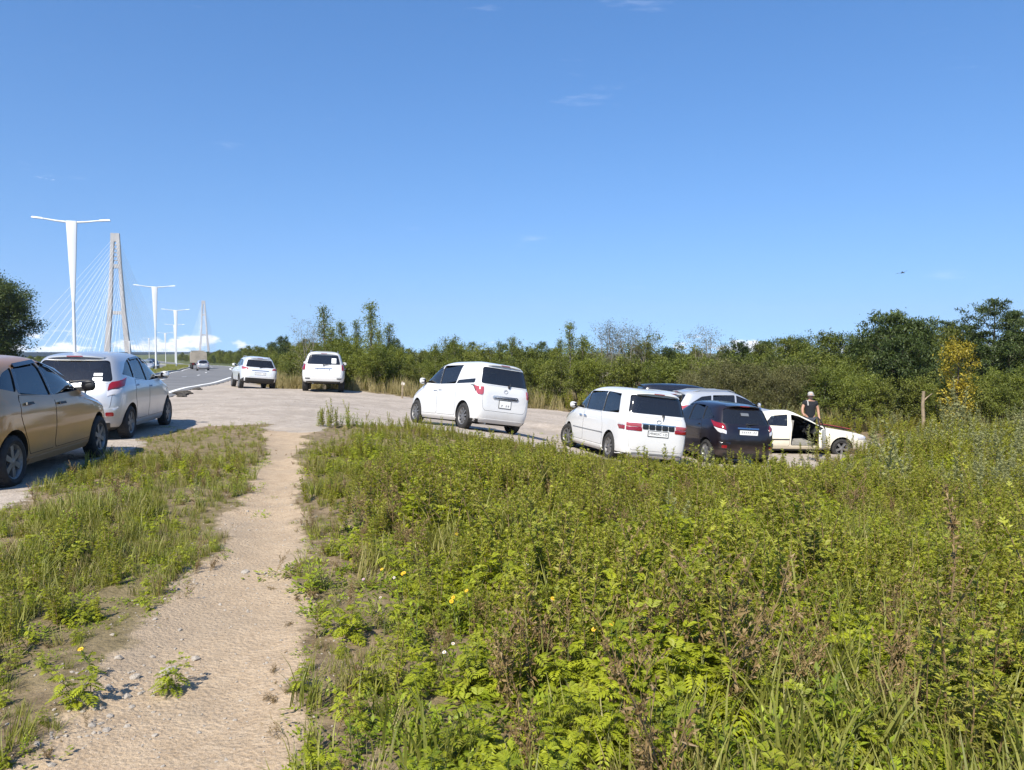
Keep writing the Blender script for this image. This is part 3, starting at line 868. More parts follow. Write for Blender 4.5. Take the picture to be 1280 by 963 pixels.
def car(name, sp, x, y, head, paintmat, label, cat, group=None, hollow=True, dusty=True, glass_f=None, glass_r=None, plate='', detail=True, extra=None, sink=0.012, pose=None):
    S = Shape(sp)
    h = R(head)
    zsc = sp.get('zs', 1.0)
    f = Vector((math.sin(h), math.cos(h))); rt = Vector((f.y, -f.x))
    ax_f, ax_r, tr = sp['axles'][0], sp['axles'][1], sp['track'] / 2
    if pose is None:
        zc = {}
        for a in (ax_f, ax_r):
            for s in (-1, 1):
                p = Vector((x, y)) + f * a + rt * (s * tr)
                zc[a, s] = gz1(p.x, p.y) if -20 < y < 60 else tz1(p.x, p.y) + .006
        zf, zr = (zc[ax_f, 1] + zc[ax_f, -1]) / 2, (zc[ax_r, 1] + zc[ax_r, -1]) / 2
        zl, zri = (zc[ax_f, -1] + zc[ax_r, -1]) / 2, (zc[ax_f, 1] + zc[ax_r, 1]) / 2
        pit = math.atan2(zf - zr, ax_f - ax_r); rol = math.atan2(zri - zl, 2 * tr)
        zmid = zr + (zf - zr) * (0 - ax_r) / (ax_f - ax_r)
    F3 = Vector((f.x * math.cos(pit), f.y * math.cos(pit), math.sin(pit))); R3 = Vector((rt.x * math.cos(rol), rt.y * math.cos(rol), math.sin(rol)))
    U3 = R3.cross(F3).normalized(); R3 = F3.cross(U3).normalized(); F3.normalize()
    M = Matrix(((R3.x, F3.x, U3.x * zsc, x), (R3.y, F3.y, U3.y * zsc, y), (R3.z, F3.z, U3.z * zsc, zmid - sink), (0, 0, 0, 1)))
    root = empty(name, M, label, cat, group)
    r = sp['r']; ww = sp.get('ww', 0.2)
    arch = r + sp.get('arch', 0.055)
    # ---- body shell
    me = S.solid('body')
    me.materials.append(paintmat); me.materials.append(UNDER)
    for p in me.polygons:
        if p.normal.z < -0.5 and p.center.z < S.z0 + 0.06: p.material_index = 1
    body = link('body', me, root)
    mods = []
    def cut(cm, transfer=False):
        cm.materials.append(paintmat); cm.materials.append(UNDER)
        for p in cm.polygons: p.material_index = 1
        c = bpy.data.objects.new('cutter', cm); C.objects.link(c); c.parent = root
        md = body.modifiers.new('cut', 'BOOLEAN'); md.operation = 'DIFFERENCE'; md.solver = 'MANIFOLD'; md.object = c
        mods.append(c)
    c = MB()
    for a in (ax_f, ax_r):
        for s in (-1, 1):
            prof = [(0.001, s * (tr - ww * .5 - .12)), (arch, s * (tr - ww * .5 - .12)), (arch, s * 1.4), (0.001, s * 1.4)]
            c.lathe(prof if s < 0 else prof[::-1], 28, 'x', (0, a, r + 0.01), close=True)
    cut(c.mesh('cutter'))
    W = sp['win']
    if hollow:
        cb = sp.get('cabin', (0.72, None))
        cm = S.solid('cutter', 16, 0.06, cb[0], S.z1 - 0.055, sp.get('cablim'))
        cut(cm)
        sides = [round_poly(p, .035) for p, *_ in W['side']] + [list(p) for p in sp.get('open_both', [])]
        cut(prism(sides, 'x', 0.32, 1.4)) if not sp.get('open_r') else cut(prism(sides + [round_poly(p, .05) for p in sp['open_r']], 'x', 0.32, 1.4))
        cut(prism(sides, 'x', -1.4, -0.32))
        if W.get('rear'): cut(prism([round_poly(W['rear'], .06)], 'y', -3.5, s_mid(S, W['rear']) + 0.35))
        if W.get('front'): cut(prism([round_poly(W['front'], .06)], 'y', S.y0 + 0.5, 3.5))
    dg = bpy.context.evaluated_depsgraph_get()
    nm = bpy.data.meshes.new_from_object(body.evaluated_get(dg))
    body.modifiers.clear(); body.data = nm; nm.name = 'body'
    for cc in mods: bpy.data.objects.remove(cc)
    nm.polygons.foreach_set('use_smooth', np.ones(len(nm.polygons), dtype=bool))
    nm.set_sharp_from_angle(angle=R(32))
    # ---- glass
    gf, gr = glass_f or GL_CLEAR, glass_r or GL_DARK
    go = -0.012 if hollow else 0.003
    for p, kind in W['side']:
        for s in (-1, 1):
            S.panel('side_window', p, 'side', gf if kind == 'f' else gr, root, s, go, 6, 8, grow=0.002 if hollow else 0, thick=0.004, rnd=.035)
    if W.get('rear'): S.panel('rear_window', W['rear'], 'rear', gr, root, 1, go, 6, 14, grow=0.002, thick=0.004, rnd=.06)
    if W.get('front'): S.panel('windscreen', W['front'], 'front', gf, root, 1, go, 6, 14, grow=0.002, thick=0.004, rnd=.06)
    for p in sp.get('pillars', []):
        for s in (-1, 1): S.panel('pillar_trim', p, 'side', GLOSSB, root, s, 0.002, 5, 2, thick=0.01, rnd=0)
    av = [(ax_f, r, arch + .03), (ax_r, r, arch + .03)]
    # ---- doors with their gaps and handles
    for p, hy in sp.get('doors', []):
        for s in (-1, 1):
            if sp.get('skip_door') and (s, hy) in sp['skip_door']: continue
            d = S.panel('door', p, 'side', paintmat, root, s, 0.0035, 12, 10, avoid=av, rnd=.04)
            S.panel('door_gap', p, 'side', GAP, d, s, 0.0015, 12, 10, grow=0.007, thick=.004, avoid=[(a, b, q - .007) for a, b, q in av], rnd=.04)
            if hy is not None:
                hz = max(z for _, z in p) - sp.get('hdrop', 0.10)
                q = S.pt('side', hy, hz, s)
                MB().box((q[0] + s * .02, hy, hz), (.03, .19, .032), Euler((0, s * R(-8), 0)).to_matrix(), taper=(.8, .8)).build('handle', sp.get('handle') or paintmat, d)
    for nm_, p, mode, mat, o_, both in sp.get('panels', []):
        for s in ((-1, 1) if both else (1,)):
            S.panel(nm_, p, mode, paintmat if mat == 'paint' else mat, root, s, o_, 6, 12, thick=.02, rnd=.015, avoid=av if mode == 'side' else None)
    if sp.get('tailgate'):
        tg = S.panel('tailgate', sp['tailgate'], 'rear', paintmat, root, 1, 0.0035, 12, 16, rnd=.05)
        S.panel('tailgate_gap', sp['tailgate'], 'rear', GAP, tg, 1, 0.0015, 12, 16, grow=.006, thick=.004, rnd=.05)
    # ---- wheels
    ty, rm, dk = wheel_mesh(r, ww, sp.get('spokes', 6), dusty)
    for a in (ax_f, ax_r):
        for s in (-1, 1):
            wl_ = empty('wheel'); wl_.parent = root
            st = sp.get('steer', 0) if a == ax_f else 0
            wl_.location = (s * tr, a, r); wl_.rotation_euler = (random.uniform(0, 1.2), 0, (0 if s > 0 else math.pi) + R(st))
            for n_, q in (('tyre', ty), ('rim', rm), ('brake_disc', dk)): link(n_, q, wl_)
    # ---- mirrors
    if sp.get('mirror'):
        my, mz = sp['mirror']
        for s in (-1, 1):
            q = S.pt('side', my, mz, s)
            m = MB(); Vv = []; Ff = []
            for i, (dx, sc) in enumerate(((0.015, .45), (0.035, .8), (0.10, 1), (0.165, .92), (0.195, .6), (0.205, .1))):
                for k in range(10):
                    t = 2 * math.pi * k / 10
                    Vv.append((q[0] + s * dx, my + .065 * sc * math.cos(t) + .0 - dx * .12, mz + .085 + .085 * sc * math.sin(t)))
            for i in range(5):
                for k in range(10): Ff.append((i * 10 + k, i * 10 + (k + 1) % 10, i * 10 + 10 + (k + 1) % 10, i * 10 + 10 + k))
            Ff += [tuple(range(10)), tuple(range(50, 60))]
            mi = m.add(Vv, Ff).build('mirror', sp.get('mirror_mat') or paintmat, root, True)
            MB().box((q[0] + s * .0, my, mz + .035), (.15, .075, .06)).build('mirror_stalk', BLACKP, mi)
            MB().box((q[0] + s * .105, my - .068, mz + .085), (.13, .006, .10)).build('mirror_glass', GLOSSB, mi)
    # ---- plate
    if sp.get('plate') and plate is not None:
        pz, pw, ph = sp['plate']
        yy = S.pt('rear', 0, pz)[1]
        pl = MB().box((0, yy - .014, pz), (pw, .012, ph)).build('number_plate', PLATEW, root)
        MB().box((0, yy - .009, pz), (pw + .03, .012, ph + .03)).build('plate_frame', PLATEK, pl)
        if plate:
            text_mesh(plate, ph * .78, PLATEK, pl, Matrix.Translation((0, yy - .0215, pz)) @ Matrix.Rotation(R(90), 4, 'X'))
    # ---- wiper, badge, spoiler, exhaust
    if sp.get('wiper'):
        (x1, z1), (x2, z2) = sp['wiper']
        a = Vector(S.pt('rear', x1, z1)); b = Vector(S.pt('rear', x2, z2))
        MB().tube([a + Vector((0, -.03, 0)), b + Vector((0, -.03, 0))], [.016, .008], 6).build('rear_wiper', BLACKP, root)
        MB().lathe([(0.001, -.03), (.03, -.03), (.035, 0.01)], 10, 'y', (a.x, a.y, a.z)).build('wiper_boss', BLACKP, root, True)
    if sp.get('badge'):
        bz = sp['badge']; yy = S.pt('rear', 0, bz)[1]
        b = MB()
        ring = [(0.055 * math.cos(t), yy - .012, bz + .045 * math.sin(t)) for t in np.linspace(0, 2 * math.pi, 15)]
        b.tube(ring, .007, 5, False); b.build('badge', CHROME, root)
    if sp.get('spoiler'):
        zs_, w_, ln = sp['spoiler']
        S_ = []; Ff = []
        n = 13
        for j in range(n):
            xx = -w_ + 2 * w_ * j / (n - 1)
            y1 = S.pt('rear', xx, zs_)[1]; e = 1 - 0.25 * abs(xx / w_) ** 3
            zz = zs_ - .05 * abs(xx / w_) ** 3
            S_ += [(xx, y1 + .10, zz + .035), (xx, y1 - ln * e, zz + .012), (xx, y1 - ln * e, zz - .016), (xx, y1 + .10, zz - .04)]
        for j in range(n - 1):
            for k in range(4): Ff.append((j * 4 + k, j * 4 + (k + 1) % 4, j * 4 + 4 + (k + 1) % 4, j * 4 + 4 + k))
        Ff += [(0, 1, 2, 3), (n * 4 - 4, n * 4 - 3, n * 4 - 2, n * 4 - 1)]
        spo = MB().add(S_, Ff).build('spoiler', paintmat, root, True)
        y1 = S.pt('rear', 0, zs_)[1]
        MB().box((0, y1 - ln + .0, zs_ - .004), (.26, .012, .018)).build('brake_lamp', REDL, spo)
    for xx in sp.get('rails', []):
        for s in (-1, 1):
            pts = [(s * xx, yy, zz) for yy, zz in sp['rail_pts']]
            MB().tube(pts, .018, 6).build('roof_rail', GREYM, root, True)
    if detail:
        e = S.pt('rear', 0, S.z0 + .02)
        MB().tube([(-.45, e[1] + .5, S.z0 - .02), (-.45, e[1] + .02, S.z0 - .01)], .03, 8).build('exhaust_pipe', GREYM, root)
        MB().box((0, ax_r, r), (2 * tr - ww, .07, .07)).build('rear_axle', UNDER, root)
        MB().box((0, (ax_f + ax_r) / 2, S.z0 - .015), (1.1, ax_f - ax_r + .6, .05)).build('floor_pan', UNDER, root)
        q = S.pt('front', 0, S.z1 - .03)
        if sp.get('antenna'):
            ay, az = sp['antenna']
            MB().tube([(0, ay, az - .02), (0, ay - .05, az + .07)], [.012, .006], 6).build('antenna', BLACKP, root)
    # ---- interior
    if hollow:
        cz = sp.get('cabin', (0.72, None))[0]
        belt = sp['belt']
        SM = sp.get('seat_mat', SEATM)
        for sy in sp['seats']:
            for s in (-1, 1):
                q = empty('seat'); q.parent = root
                q.location = (s * .36, sy, cz)
                MB().box((0, .12, -.06 + .06), (.5, .5, .14)).build('cushion', SM, q)
                MB().box((0, -.16, (belt - cz) / 2 + .08), (.48, .13, belt - cz + .22), Euler((R(-10), 0, 0)).to_matrix(), taper=(.8, .8)).build('backrest', SM, q)
                MB().box((0, -.25, belt - cz + .26), (.25, .09, .17), taper=(.8, .8)).build('headrest', SM, q)
        dy = sp['dash']
        MB().box((0, dy, belt - .10), (1.25, .34, .22), taper=(.95, .5)).build('dashboard', BLACKP, root)
        MM = Matrix.Translation((.36, dy - .30, belt - .02)) @ Matrix.Rotation(R(65), 4, 'X')
        ring = [MM @ Vector((.18 * math.cos(t), .18 * math.sin(t), 0)) for t in np.linspace(0, 2 * math.pi, 21)]
        sw = MB().tube(ring, .015, 6, False)
        sw.tube([MM @ Vector((-.18, 0, 0)), MM @ Vector((.18, 0, 0))], .02, 5).tube([MM @ Vector((0, 0, 0)), MM @ Vector((0, -.18, 0))], .02, 5)
        sw.build('steering_wheel', BLACKP, root)
    if extra: extra(S, root, paintmat)
    return root, S
def s_mid(S, P):
    z = sum(p[1] for p in P) / len(P)
    return float(S.fr(z)) + 0.0

# ---- paints
P_TAN = paint('tan_paint', (0.43, 0.215, 0.068), metal=0.25, rough=0.36, dirt=0.55, dirtcol=(0.27, 0.20, 0.13))
P_SIL = paint('silver_paint', (0.50, 0.51, 0.52), metal=0.55, rough=0.36, dirt=0.45)
P_WHT = paint('white_paint', (0.62, 0.62, 0.61), rough=0.38, dirt=0.30, dirtcol=(0.42, 0.38, 0.33), zdirt=0.42)
P_PRL = paint('pearl_white_paint', (0.64, 0.63, 0.605), rough=0.36, dirt=0.25, dirtcol=(0.45, 0.40, 0.34), zdirt=0.40)
P_PUR = paint('dark_purple_paint', (0.008, 0.005, 0.007), metal=0.0, rough=0.30, dirt=0.35, dirtcol=(0.14, 0.10, 0.085))
P_BLK = paint('black_paint', (0.012, 0.013, 0.018), rough=0.25, dirt=0.2)
P_OLD = paint('yellowed_white_paint', (0.72, 0.68, 0.57), rough=0.5, dirt=0.6, dirtcol=(0.36, 0.29, 0.20), coat=0.15, zdirt=0.6)

# ---- body shapes
HATCH = dict(  # small five door hatchback
    yr=[(.20, -1.86), (.33, -2.0), (.58, -2.05), (.82, -2.02), (.98, -1.93), (1.10, -1.84), (1.36, -1.62), (1.43, -1.52), (1.48, -1.22), (1.515, -.75), (1.525, -.55)],
    yf=[(.20, 1.85), (.35, 2.0), (.55, 2.05), (.70, 1.98), (.82, 1.72), (.92, 1.38), (.98, 1.16), (1.04, 1.02), (1.28, .50), (1.40, .20), (1.47, -.05), (1.515, -.24), (1.525, -.30)],
    hw=[(.20, .74), (.30, .80), (.45, .825), (.66, .845), (.84, .842), (.93, .825), (1.02, .785), (1.2, .715), (1.36, .64), (1.43, .575), (1.48, .47), (1.515, .28), (1.525, .16)],
    y0=-.4, nr=7, nf=4.6, axles=(1.24, -1.36), track=1.48, r=.30, ww=.185, belt=.98, spokes=6,
    win=dict(side=[([(1.02, 1.02), (.22, 1.365), (-.22, 1.42), (-.24, 1.0)], 'f'), ([(-.30, 1.0), (-.28, 1.42), (-.88, 1.405), (-1.06, 1.05)], 'r'), ([(-1.12, 1.08), (-.97, 1.37), (-1.22, 1.31), (-1.52, 1.15)], 'r')],
             rear=[(-.60, 1.03), (-.52, 1.37), (.52, 1.37), (.60, 1.03)], front=[(-.70, 1.04), (-.50, 1.40), (.50, 1.40), (.70, 1.04)]),
    pillars=[[(-.25, 1.0), (-.225, 1.425), (-.275, 1.425), (-.295, 1.0)], [(-1.065, 1.055), (-.885, 1.40), (-.965, 1.375), (-1.115, 1.085)]],
    doors=[([(1.0, .34), (1.02, .70), (.96, .99), (-.26, .985), (-.28, .34)], -.10), ([(-.30, .34), (-.28, .985), (-1.14, 1.04), (-1.20, .80), (-.98, .34)], -.98)],
    hdrop=.10, handle=BLACKP, mirror=(.80, .985), mirror_mat=BLACKP, cabin=(.74, None), seats=(-.05, -.85), dash=.72,
    tailgate=[(-.66, .62), (-.70, .99), (.70, .99), (.66, .62)], plate=(.80, .50, .11), wiper=((0, 1.03), (.28, 1.07)), badge=.93, spoiler=(1.44, .52, .10),
    panels=[('tail_light', [(.52, .82), (.58, .99), (.98, 1.06), (.90, .86)], 'arcr', REDL, .012, True), ('headlight', [(.42, .66), (.5, .76), (1.35, .90), (1.0, .72)], 'arcf', CLEARL, .010, True),
            ('sill_trim', [(-.95, .21), (-.95, .29), (.92, .29), (.92, .21)], 'side', 'paint', .012, True), ('bumper_lip', [(-.62, .23), (-.66, .36), (.66, .36), (.62, .23)], 'rear', BLACKP, .008, False)])
RACT = dict(HATCH,   # tall short hatchback
    yr=[(.20, -1.80), (.33, -1.94), (.58, -1.99), (.82, -1.97), (.98, -1.92), (1.10, -1.86), (1.40, -1.68), (1.49, -1.60), (1.545, -1.30), (1.575, -.75), (1.585, -.55)],
    yf=[(.20, 1.80), (.35, 1.96), (.55, 1.99), (.72, 1.92), (.86, 1.66), (.95, 1.38), (1.00, 1.22), (1.07, 1.08), (1.30, .58), (1.45, .22), (1.53, -.02), (1.575, -.22), (1.585, -.28)],
    hw=[(.20, .74), (.30, .80), (.45, .825), (.66, .845), (.86, .845), (.97, .825), (1.06, .79), (1.25, .72), (1.42, .65), (1.49, .585), (1.545, .47), (1.575, .28), (1.585, .16)],
    axles=(1.20, -1.35), belt=1.02,
    win=dict(side=[([(1.06, 1.05), (.24, 1.42), (-.20, 1.475), (-.22, 1.03)], 'f'), ([(-.28, 1.03), (-.26, 1.475), (-.86, 1.465), (-.94, 1.09)], 'r'), ([(-1.0, 1.10), (-.93, 1.45), (-1.20, 1.38), (-1.52, 1.18)], 'r')],
             rear=[(-.66, 1.06), (-.55, 1.43), (.55, 1.43), (.66, 1.06)], front=[(-.70, 1.08), (-.50, 1.46), (.50, 1.46), (.70, 1.08)]),
    pillars=[[(-.225, 1.03), (-.205, 1.48), (-.255, 1.48), (-.275, 1.03)], [(-.945, 1.095), (-.865, 1.465), (-.925, 1.455), (-.995, 1.10)]],
    doors=[([(1.0, .34), (1.04, .70), (.98, 1.02), (-.24, 1.015), (-.26, .34)], -.08), ([(-.28, .34), (-.26, 1.015), (-1.02, 1.075), (-1.12, .80), (-.98, .34)], -.88)],
    mirror=(.86, 1.02), mirror_mat=None, handle=None, seats=(-.02, -.80), dash=.76,
    tailgate=[(-.64, .58), (-.70, 1.03), (.70, 1.03), (.64, .58)], plate=(.86, .50, .11), wiper=((0, 1.06), (.30, 1.09)), badge=.97, spoiler=(1.505, .55, .14),
    panels=[('tail_light', [(.60, .90), (.62, 1.04), (1.05, 1.12), (.93, .97)], 'arcr', REDL, .014, True), ('reverse_light', [(.60, .80), (.60, .895), (.94, .965), (.80, .84)], 'arcr', CLEARL, .010, True), ('headlight', [(.42, .66), (.5, .80), (1.30, .95), (1.0, .74)], 'arcf', CLEARL, .010, True),
            ('bumper_pod', [(.50, .42), (.50, .60), (.80, .62), (.84, .44)], 'arcr', 'paint', .025, True), ('fog_lamp', [(.58, .46), (.58, .53), (.70, .53), (.70, .46)], 'arcr', REDL, .030, True),
            ('sill_trim', [(-.95, .21), (-.95, .29), (.90, .29), (.90, .21)], 'side', 'paint', .012, True), ('bumper_lip', [(-.60, .22), (-.64, .34), (.64, .34), (.60, .22)], 'rear', BLACKP, .008, False)])
MPV = dict(zs=1.06,   # one box people carrier with a blanked rear quarter
    yr=[(.20, -1.98), (.30, -2.06), (.55, -2.11), (.90, -2.105), (1.08, -2.07), (1.50, -1.95), (1.61, -1.88), (1.67, -1.66), (1.705, -1.10), (1.715, -.75)],
    yf=[(.20, 1.94), (.36, 2.07), (.58, 2.10), (.74, 2.02), (.88, 1.80), (.98, 1.58), (1.06, 1.42), (1.30, 1.00), (1.52, .55), (1.62, .25), (1.68, -.05), (1.705, -.25), (1.715, -.35)],
    hw=[(.20, .76), (.28, .815), (.45, .835), (.70, .848), (.90, .845), (1.02, .825), (1.12, .795), (1.35, .745), (1.53, .695), (1.61, .635), (1.67, .52), (1.705, .32), (1.715, .18)],
    y0=-.5, nr=9, nf=4.6, axles=(1.32, -1.42), track=1.47, r=.315, ww=.195, belt=1.05, spokes=9,
    win=dict(side=[([(1.24, 1.12), (.62, 1.44), (.10, 1.565), (.06, 1.08)], 'f'), ([(.0, 1.08), (.04, 1.57), (-.98, 1.58), (-.86, 1.10)], 'r'), ([(-.90, 1.10), (-.955, 1.19), (-1.80, 1.24), (-1.80, 1.13)], 'r')],
             rear=[(-.70, 1.13), (-.62, 1.54), (.62, 1.54), (.70, 1.13)], front=[(-.72, 1.14), (-.52, 1.55), (.52, 1.55), (.72, 1.14)]),
    pillars=[[(.055, 1.08), (.095, 1.57), (.045, 1.57), (.005, 1.08)]],
    doors=[([(1.04, .32), (1.16, .72), (1.06, 1.06), (.05, 1.055), (.03, .32)], .16), ([(.01, .32), (.03, 1.055), (-.96, 1.075), (-1.0, .80), (-1.0, .32)], -.12)],
    hdrop=.13, mirror=(.98, 1.06), cabin=(.78, None), seats=(.25, -.55, -1.25), dash=1.0,
    tailgate=[(-.62, .50), (-.68, .80), (-.71, 1.10), (.71, 1.10), (.68, .80), (.62, .50)], plate=(.68, .34, .17), wiper=((.1, 1.10), (.14, 1.19)), badge=.99, spoiler=(1.62, .60, .10),
    panels=[('tail_light', [(.66, .86), (.64, 1.06), (.94, 1.08), (.80, .86)], 'arcr', PINKL, .014, True), ('light_surround', [(.86, .90), (.90, 1.085), (1.12, 1.085), (1.12, 1.065), (.96, 1.055)], 'arcr', BLACKP, .008, True),
            ('headlight', [(.42, .68), (.5, .80), (1.35, 1.0), (1.0, .76)], 'arcf', CLEARL, .010, True), ('plate_garnish', [(-.36, .79), (-.40, .83), (-.36, .875), (.36, .875), (.40, .83), (.36, .79)], 'rear', CHROME, .022, False),
            ('garnish_slot', [(-.34, .80), (-.34, .826), (.34, .826), (.34, .80)], 'rear', BLACKP, .026, False),
            ('sill_trim', [(-1.0, .20), (-1.0, .30), (.98, .30), (.98, .20)], 'side', 'paint', .016, True), ('bumper_lip', [(-.74, .21), (-.78, .30), (.78, .30), (.74, .21)], 'rear', 'paint', .012, False)])
VAN = dict(  # bigger boxy minivan
    yr=[(.18, -2.24), (.26, -2.31), (.50, -2.34), (.95, -2.325), (1.12, -2.28), (1.55, -2.14), (1.66, -2.08), (1.72, -1.86), (1.76, -1.20), (1.77, -.80)],
    yf=[(.18, 2.10), (.34, 2.24), (.60, 2.28), (.80, 2.20), (.94, 1.98), (1.03, 1.70), (1.09, 1.52), (1.30, 1.14), (1.55, .70), (1.66, .42), (1.73, .05), (1.76, -.2), (1.77, -.30)],
    hw=[(.18, .77), (.25, .825), (.45, .84), (.70, .848), (.94, .846), (1.06, .825), (1.14, .80), (1.36, .752), (1.57, .70), (1.65, .64), (1.72, .52), (1.76, .32), (1.77, .18)],
    y0=-.5, nr=9, nf=4.6, axles=(1.40, -1.455), track=1.49, r=.32, ww=.20, belt=1.09, spokes=8,
    win=dict(side=[([(1.36, 1.14), (.86, 1.44), (.34, 1.60), (.30, 1.12)], 'f'), ([(.24, 1.12), (.28, 1.605), (-.78, 1.63), (-.80, 1.12)], 'r'), ([(-.84, 1.12), (-.82, 1.63), (-1.62, 1.60), (-1.80, 1.14)], 'r')],
             rear=[(-.72, 1.18), (-.64, 1.60), (.64, 1.60), (.72, 1.18)], front=[(-.72, 1.16), (-.54, 1.60), (.54, 1.60), (.72, 1.16)]),
    pillars=[[(.295, 1.12), (.335, 1.605), (.285, 1.605), (.245, 1.12)], [(-.805, 1.12), (-.785, 1.63), (-.815, 1.63), (-.835, 1.12)]],
    doors=[([(1.12, .32), (1.24, .74), (1.18, 1.10), (.29, 1.10), (.27, .32)], .44), ([(.25, .32), (.27, 1.10), (-.82, 1.10), (-1.0, .80), (-1.02, .32)], .12)],
    hdrop=.15, handle=CHROME, mirror=(1.12, 1.09), cabin=(.80, None), seats=(.45, -.45, -1.3), dash=1.1,
    tailgate=[(-.68, .34), (-.72, .80), (-.745, 1.10), (.745, 1.10), (.72, .80), (.68, .34)], plate=(.74, .50, .11), wiper=((.12, 1.16), (.10, 1.06)), badge=1.02, spoiler=(1.665, .62, .13),
    panels=[('tail_light', [(.42, .78), (.42, .865), (.80, .87), (.80, .78)], 'arcr', REDL, .014, True), ('tail_light', [(.84, .78), (.84, .87), (1.14, .88), (1.04, .785)], 'arcr', REDL, .014, True), ('clear_light', [(.44, .87), (.44, .955), (.80, .96), (.80, .875)], 'arcr', PINKL, .013, True), ('clear_light', [(.84, .875), (.84, .96), (1.04, .965), (1.12, .885)], 'arcr', CLEARL, .013, True),
            *[('light_bar', [(a, .83), (a, .94), (a + .15, .94), (a + .15, .83)], 'rear', GLOSSB, .014, False) for a in (-.405, -.24, -.075, .09, .255)], ('light_bar_trim', [(-.43, .945), (-.43, .965), (.43, .965), (.43, .945)], 'rear', CHROME, .014, False),
            ('headlight', [(.42, .70), (.5, .86), (1.25, 1.0), (1.0, .78)], 'arcf', CLEARL, .010, True), ('side_moulding', [(-1.05, .60), (-1.05, .625), (1.0, .615), (1.0, .595)], 'side', GREYM, .010, True),
            ('bumper_vent', [(-.62, .25), (-.62, .285), (-.22, .285), (-.22, .25)], 'rear', GREYM, .016, False), ('bumper_vent', [(-.18, .25), (-.18, .285), (.18, .285), (.18, .25)], 'rear', GREYM, .016, False), ('bumper_vent', [(.22, .25), (.22, .285), (.62, .285), (.62, .25)], 'rear', GREYM, .016, False),
            ('sill_trim', [(-1.04, .18), (-1.04, .29), (1.02, .29), (1.02, .18)], 'side', 'paint', .018, True), ('bumper_lip', [(-.78, .18), (-.80, .235), (.80, .235), (.78, .18)], 'rear', 'paint', .018, False)])
JEEP = dict(  # big four wheel drive
    yr=[(.40, -2.16), (.48, -2.30), (.70, -2.36), (.92, -2.33), (1.08, -2.28), (1.20, -2.25), (1.62, -2.12), (1.74, -2.06), (1.80, -1.84), (1.85, -1.1), (1.86, -.8)],
    yf=[(.40, 2.15), (.50, 2.28), (.75, 2.34), (1.0, 2.28), (1.08, 2.05), (1.13, 1.6), (1.17, 1.22), (1.24, 1.08), (1.45, .80), (1.65, .5), (1.76, .2), (1.84, -.1), (1.86, -.25)],
    hw=[(.40, .82), (.48, .89), (.70, .935), (1.0, .94), (1.14, .915), (1.22, .88), (1.45, .80), (1.66, .725), (1.74, .67), (1.80, .56), (1.85, .34), (1.86, .2)],
    y0=-.5, nr=9, nf=6, axles=(1.38, -1.41), track=1.58, r=.385, ww=.265, arch=.07, belt=1.18, spokes=6,
    win=dict(side=[([(1.0, 1.22), (.62, 1.50), (.20, 1.66), (.16, 1.20)], 'f'), ([(.10, 1.20), (.14, 1.665), (-.80, 1.67), (-.82, 1.20)], 'r'), ([(-.90, 1.20), (-.88, 1.67), (-1.75, 1.62), (-1.85, 1.24)], 'r')],
             rear=[(-.73, 1.25), (-.62, 1.66), (.62, 1.66), (.73, 1.25)], front=[(-.72, 1.26), (-.56, 1.66), (.56, 1.66), (.72, 1.26)]),
    pillars=[], doors=[([(1.0, .48), (1.06, .8), (1.0, 1.17), (.15, 1.17), (.13, .48)], .3), ([(.11, .48), (.13, 1.17), (-.84, 1.18), (-.98, .9), (-.90, .48)], -.62)],
    hdrop=.12, mirror=(.92, 1.20), mirror_mat=None, cabin=(.90, None), seats=(.25, -.6, -1.35), dash=.9,
    tailgate=[(-.74, .70), (-.78, 1.0), (-.78, 1.19), (.78, 1.19), (.78, 1.0), (.74, .70)], plate=(.99, .50, .11), wiper=((0, 1.22), (.3, 1.27)), badge=1.13, spoiler=(1.735, .60, .10), rails=[.60], rail_pts=[(.1, 1.80), (-.1, 1.86), (-1.5, 1.86), (-1.75, 1.79)],
    panels=[('tail_light', [(.80, .99), (.80, 1.26), (1.05, 1.28), (1.08, .99)], 'arcr', REDL, .02, True), ('headlight', [(.5, .88), (.5, 1.02), (1.15, 1.06), (1.1, .9)], 'arcf', CLEARL, .012, True),
            ('reflector', [(.58, .60), (.58, .645), (.80, .645), (.80, .60)], 'arcr', GLOSSB, .014, True), ('plate_garnish', [(-.38, 1.05), (-.38, 1.085), (.38, 1.085), (.38, 1.05)], 'rear', CHROME, .02, False), ('bumper_lip', [(-.85, .42), (-.88, .50), (.88, .50), (.85, .42)], 'rear', GLOSSB, .012, False)])
